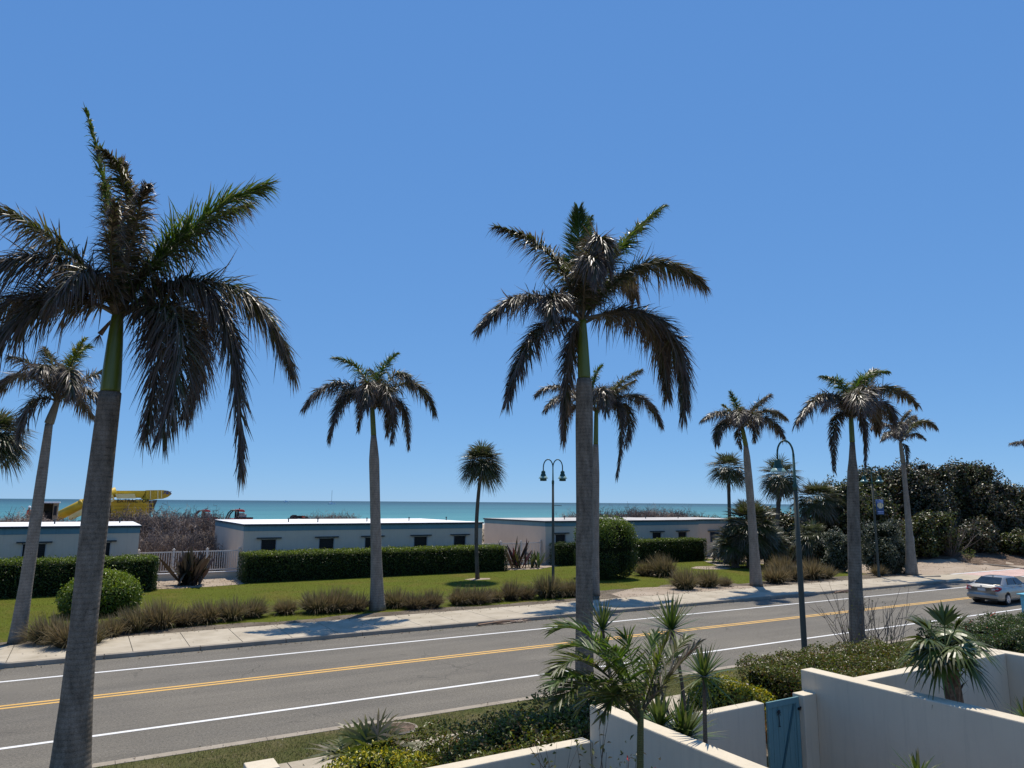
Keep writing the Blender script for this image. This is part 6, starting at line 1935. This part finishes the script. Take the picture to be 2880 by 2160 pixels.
m = MB(); m.tube([(cp.x - 0.5, 82, cp.z - 0.3), (cp.x - 0.5, 82, cp.z - 1.6)], 0.08, 6); m.tube([(cp.x + 0.5, 82, cp.z - 0.3), (cp.x + 0.5, 82, cp.z - 1.6)], 0.08, 6); m.build('leg', M['grey_metal'], eq)

# ================================================================== BOATS
YB = 1400
sp_ = at(717, 1084.5, YB)
bt = thing('sailboat', 'white sailboat with bare mast far out on the sea', 'boat', (sp_.x, YB, -1.2))
sc = YB / 500
k = 9.0
m = MB(); m.prism([(sp_.x - k * 0.75, YB, 0.6), (sp_.x - k * 0.6, YB, -1.4), (sp_.x + k * 0.7, YB, -1.4), (sp_.x + k * 0.85, YB, 1.2), (sp_.x, YB, 0.8)], (0, 4, 0)); m.build('hull', M['white_plain'], bt)
m = MB(); m.box(sp_.x - k * 0.35, sp_.x + k * 0.2, YB + 0.6, YB + 3.4, 0.6, 2.6); m.build('cabin', M['white_plain'], bt)
m = MB(); m.tube([(sp_.x, YB + 2, 0), (sp_.x - 0.2, YB + 2, 26)], 0.30, 6); m.tube([(sp_.x, YB + 2, 4), (sp_.x - 6.5, YB + 2, 4.2)], 0.3, 6); m.build('mast', M['grey_metal'], bt)
sp2 = at(618, 1082.5, 3000)
b2 = thing('motorboat', 'tiny white boat on the horizon above the red utility cart', 'boat', (sp2.x, 3000, -1.2))
m = MB(); m.prism([(sp2.x - 10, 3000, 1.5), (sp2.x - 8, 3000, -1.6), (sp2.x + 8, 3000, -1.6), (sp2.x + 11, 3000, 2.5)], (0, 6, 0)); m.build('hull', M['white_plain'], b2)
m = MB(); m.box(sp2.x - 5, sp2.x + 3, 3001, 3005, 1.5, 6); m.build('cabin', M['white_plain'], b2)

# ================================================================== LITTLE THINGS ON THE GROUND
def fallen(label, c, ang, L, seed):
    rng = np.random.default_rng(seed)
    root = thing('fallen_frond', label, 'palm frond', c, 'dead fronds fallen by the far kerb')
    a = Vector(c) - Vector((math.cos(ang), math.sin(ang), 0)) * L / 2 + Vector((0, 0, 0.05))
    b = Vector(c) + Vector((math.cos(ang), math.sin(ang), 0)) * L / 2 + Vector((0, 0, 0.05))
    m = MB(); m.tube([a, (a + b) / 2 + Vector((0, 0, 0.06)), b], [0.05, 0.035, 0.015], 5, (0.30, 0.19, 0.12)); m.build('stalk', M['twig'], root)
    n = 130
    t = rng.uniform(0.25, 1, n)
    p = np.array(a)[None] * (1 - t[:, None]) + np.array(b)[None] * t[:, None]
    d = np.stack([math.cos(ang) + rng.normal(0, 0.3, n), math.sin(ang) + rng.normal(0, 0.5, n), rng.uniform(0, 0.25, n)], 1)
    m = MB(); blades(m, p, d, rng.uniform(0.3, 0.6, n), 0.02, 0.12, pick([(0.26, 0.15, 0.10), (0.15, 0.09, 0.07), (0.33, 0.24, 0.17)], n, rng), rng=rng); m.build('leaflets', M['dry_leaf'], root)


q = gd(1070, 1344, 0.0); fallen('reddish dead palm frond lying in the gutter left of the middle palm', (q.x, 28.9, 0.0), 0.05, 2.4, 1)
q = gd(1818, 1279, 0.0); fallen('dark dead palm frond lying by the far kerb left of the swollen palm trunk', (q.x, 28.95, 0.0), 0.1, 2.2, 2)

cv = gd(860, 1574, 0.02)
mc = thing('ground_cover_plate', 'round brown manhole like cover set in the dry grass verge', 'manhole cover', (cv.x, cv.y, 0.02))
m = MB(); m.lathe([(0.47, 0.0), (0.47, 0.03), (0.43, 0.035), (0.425, 0.018), (0.02, 0.022)], (cv.x, cv.y, 0.012), 40); m.build('rim', M['kerb'], mc, True)
m = MB(); m.lathe([(0.42, 0.02), (0.415, 0.034), (0.2, 0.045), (0.001, 0.05)], (cv.x, cv.y, 0.012), 36); m.build('lid', M['litter'], mc, True)

rng = np.random.default_rng(77)
mb = MB()
def litter_at(n, x0, x1, y0, y1, z, size, cols):
    p = np.stack([rng.uniform(x0, x1, n), rng.uniform(y0, y1, n), np.full(n, z)], 1)
    leaves(mb, p, rng.normal(0, 0.35, (n, 3)) + np.array([0, 0, 1]), size * rng.uniform(0.5, 1.4, n), size * 0.5, pick(cols, n, rng, 0.3), rng)
LC = [(0.16, 0.11, 0.07), (0.10, 0.075, 0.05), (0.24, 0.18, 0.11), (0.09, 0.09, 0.03)]
litter_at(420, -10, 55, 28.55, 29.0, 0.02, 0.09, LC)
litter_at(700, -10, 52, 32.0, 33.6, 0.165, 0.10, LC)
litter_at(160, -10, 52, 29.3, 32.0, 0.165, 0.07, LC)
litter_at(420, -4, 30, 16.1, 17.9, 0.05, 0.06, LC)
litter_at(200, -4, 30, 14.6, 16.0, 0.045, 0.06, LC)
litter_at(300, 3, 10, 48.4, 53, 0.15, 0.10, LC)
litter_at(260, 27.3, 35, 49.6, 53, 0.15, 0.10, LC)
litter_at(80, 54, 72, 32.6, 40, 0.04, 0.14, LC)
tag(mb.build('fallen_leaves', M['dry_leaf']), kind='stuff')

# ================================================================== LIGHT, SKY, CAMERA
SUN_EL, SUN_AZ = math.radians(67), math.atan2(0.62, 0.785)     # azimuth clockwise from +Y
wd = bpy.data.worlds.new('World'); SC.world = wd; wd.use_nodes = True
wt = wd.node_tree
sky = wt.nodes.new('ShaderNodeTexSky')
sky.sky_type = 'NISHITA'; sky.sun_disc = False
sky.sun_elevation = SUN_EL; sky.sun_rotation = SUN_AZ
sky.altitude = 0; sky.air_density = 0.6; sky.dust_density = 0.0; sky.ozone_density = 6.0
# soft shoulder on the sky's brightness, as a camera's tone curve gives it
sp_rgb = wt.nodes.new('ShaderNodeSeparateColor'); cb_rgb = wt.nodes.new('ShaderNodeCombineColor')
wt.links.new(sky.outputs[0], sp_rgb.inputs[0])
for i, (gain, gam) in enumerate(((0.42, 0.53), (0.61, 0.415), (0.86, 0.26))):
    m1 = wt.nodes.new('ShaderNodeMath'); m1.operation = 'MULTIPLY'; m1.inputs[1].default_value = 0.1
    m2 = wt.nodes.new('ShaderNodeMath'); m2.operation = 'POWER'; m2.inputs[1].default_value = gam
    m3 = wt.nodes.new('ShaderNodeMath'); m3.operation = 'MULTIPLY'; m3.inputs[1].default_value = gain * 10
    wt.links.new(sp_rgb.outputs[i], m1.inputs[0]); wt.links.new(m1.outputs[0], m2.inputs[0]); wt.links.new(m2.outputs[0], m3.inputs[0])
    wt.links.new(m3.outputs[0], cb_rgb.inputs[i])
wt.links.new(cb_rgb.outputs[0], wt.nodes['Background'].inputs[0])
wt.nodes['Background'].inputs[1].default_value = 0.1

sl = bpy.data.lights.new('sun', 'SUN'); sl.energy = 5.0; sl.angle = math.radians(0.5); sl.color = (1.0, 0.93, 0.82)
so = bpy.data.objects.new('sun', sl); COL.objects.link(so)
sd = Vector((math.sin(SUN_AZ) * math.cos(SUN_EL), math.cos(SUN_AZ) * math.cos(SUN_EL), math.sin(SUN_EL)))
so.rotation_euler = sd.to_track_quat('Z', 'Y').to_euler()
so.location = (0, 0, 60)

cd = bpy.data.cameras.new('camera'); co = bpy.data.objects.new('camera', cd); COL.objects.link(co)
cd.sensor_width = 36; cd.lens = 36 * FPX / 2880
cd.clip_start = 0.1; cd.clip_end = 120000
mw = Matrix((( RGT.x, UPV.x, -FWD.x, 0), (RGT.y, UPV.y, -FWD.y, 0), (RGT.z, UPV.z, -FWD.z, CAM_H), (0, 0, 0, 1)))
co.matrix_world = mw
SC.camera = co
SC.view_settings.view_transform = 'Standard'
SC.view_settings.look = 'None'
SC.view_settings.exposure = 0.0
SC.view_settings.gamma = 1.0
SC.cycles.max_bounces = 6
SC.cycles.transparent_max_bounces = 4
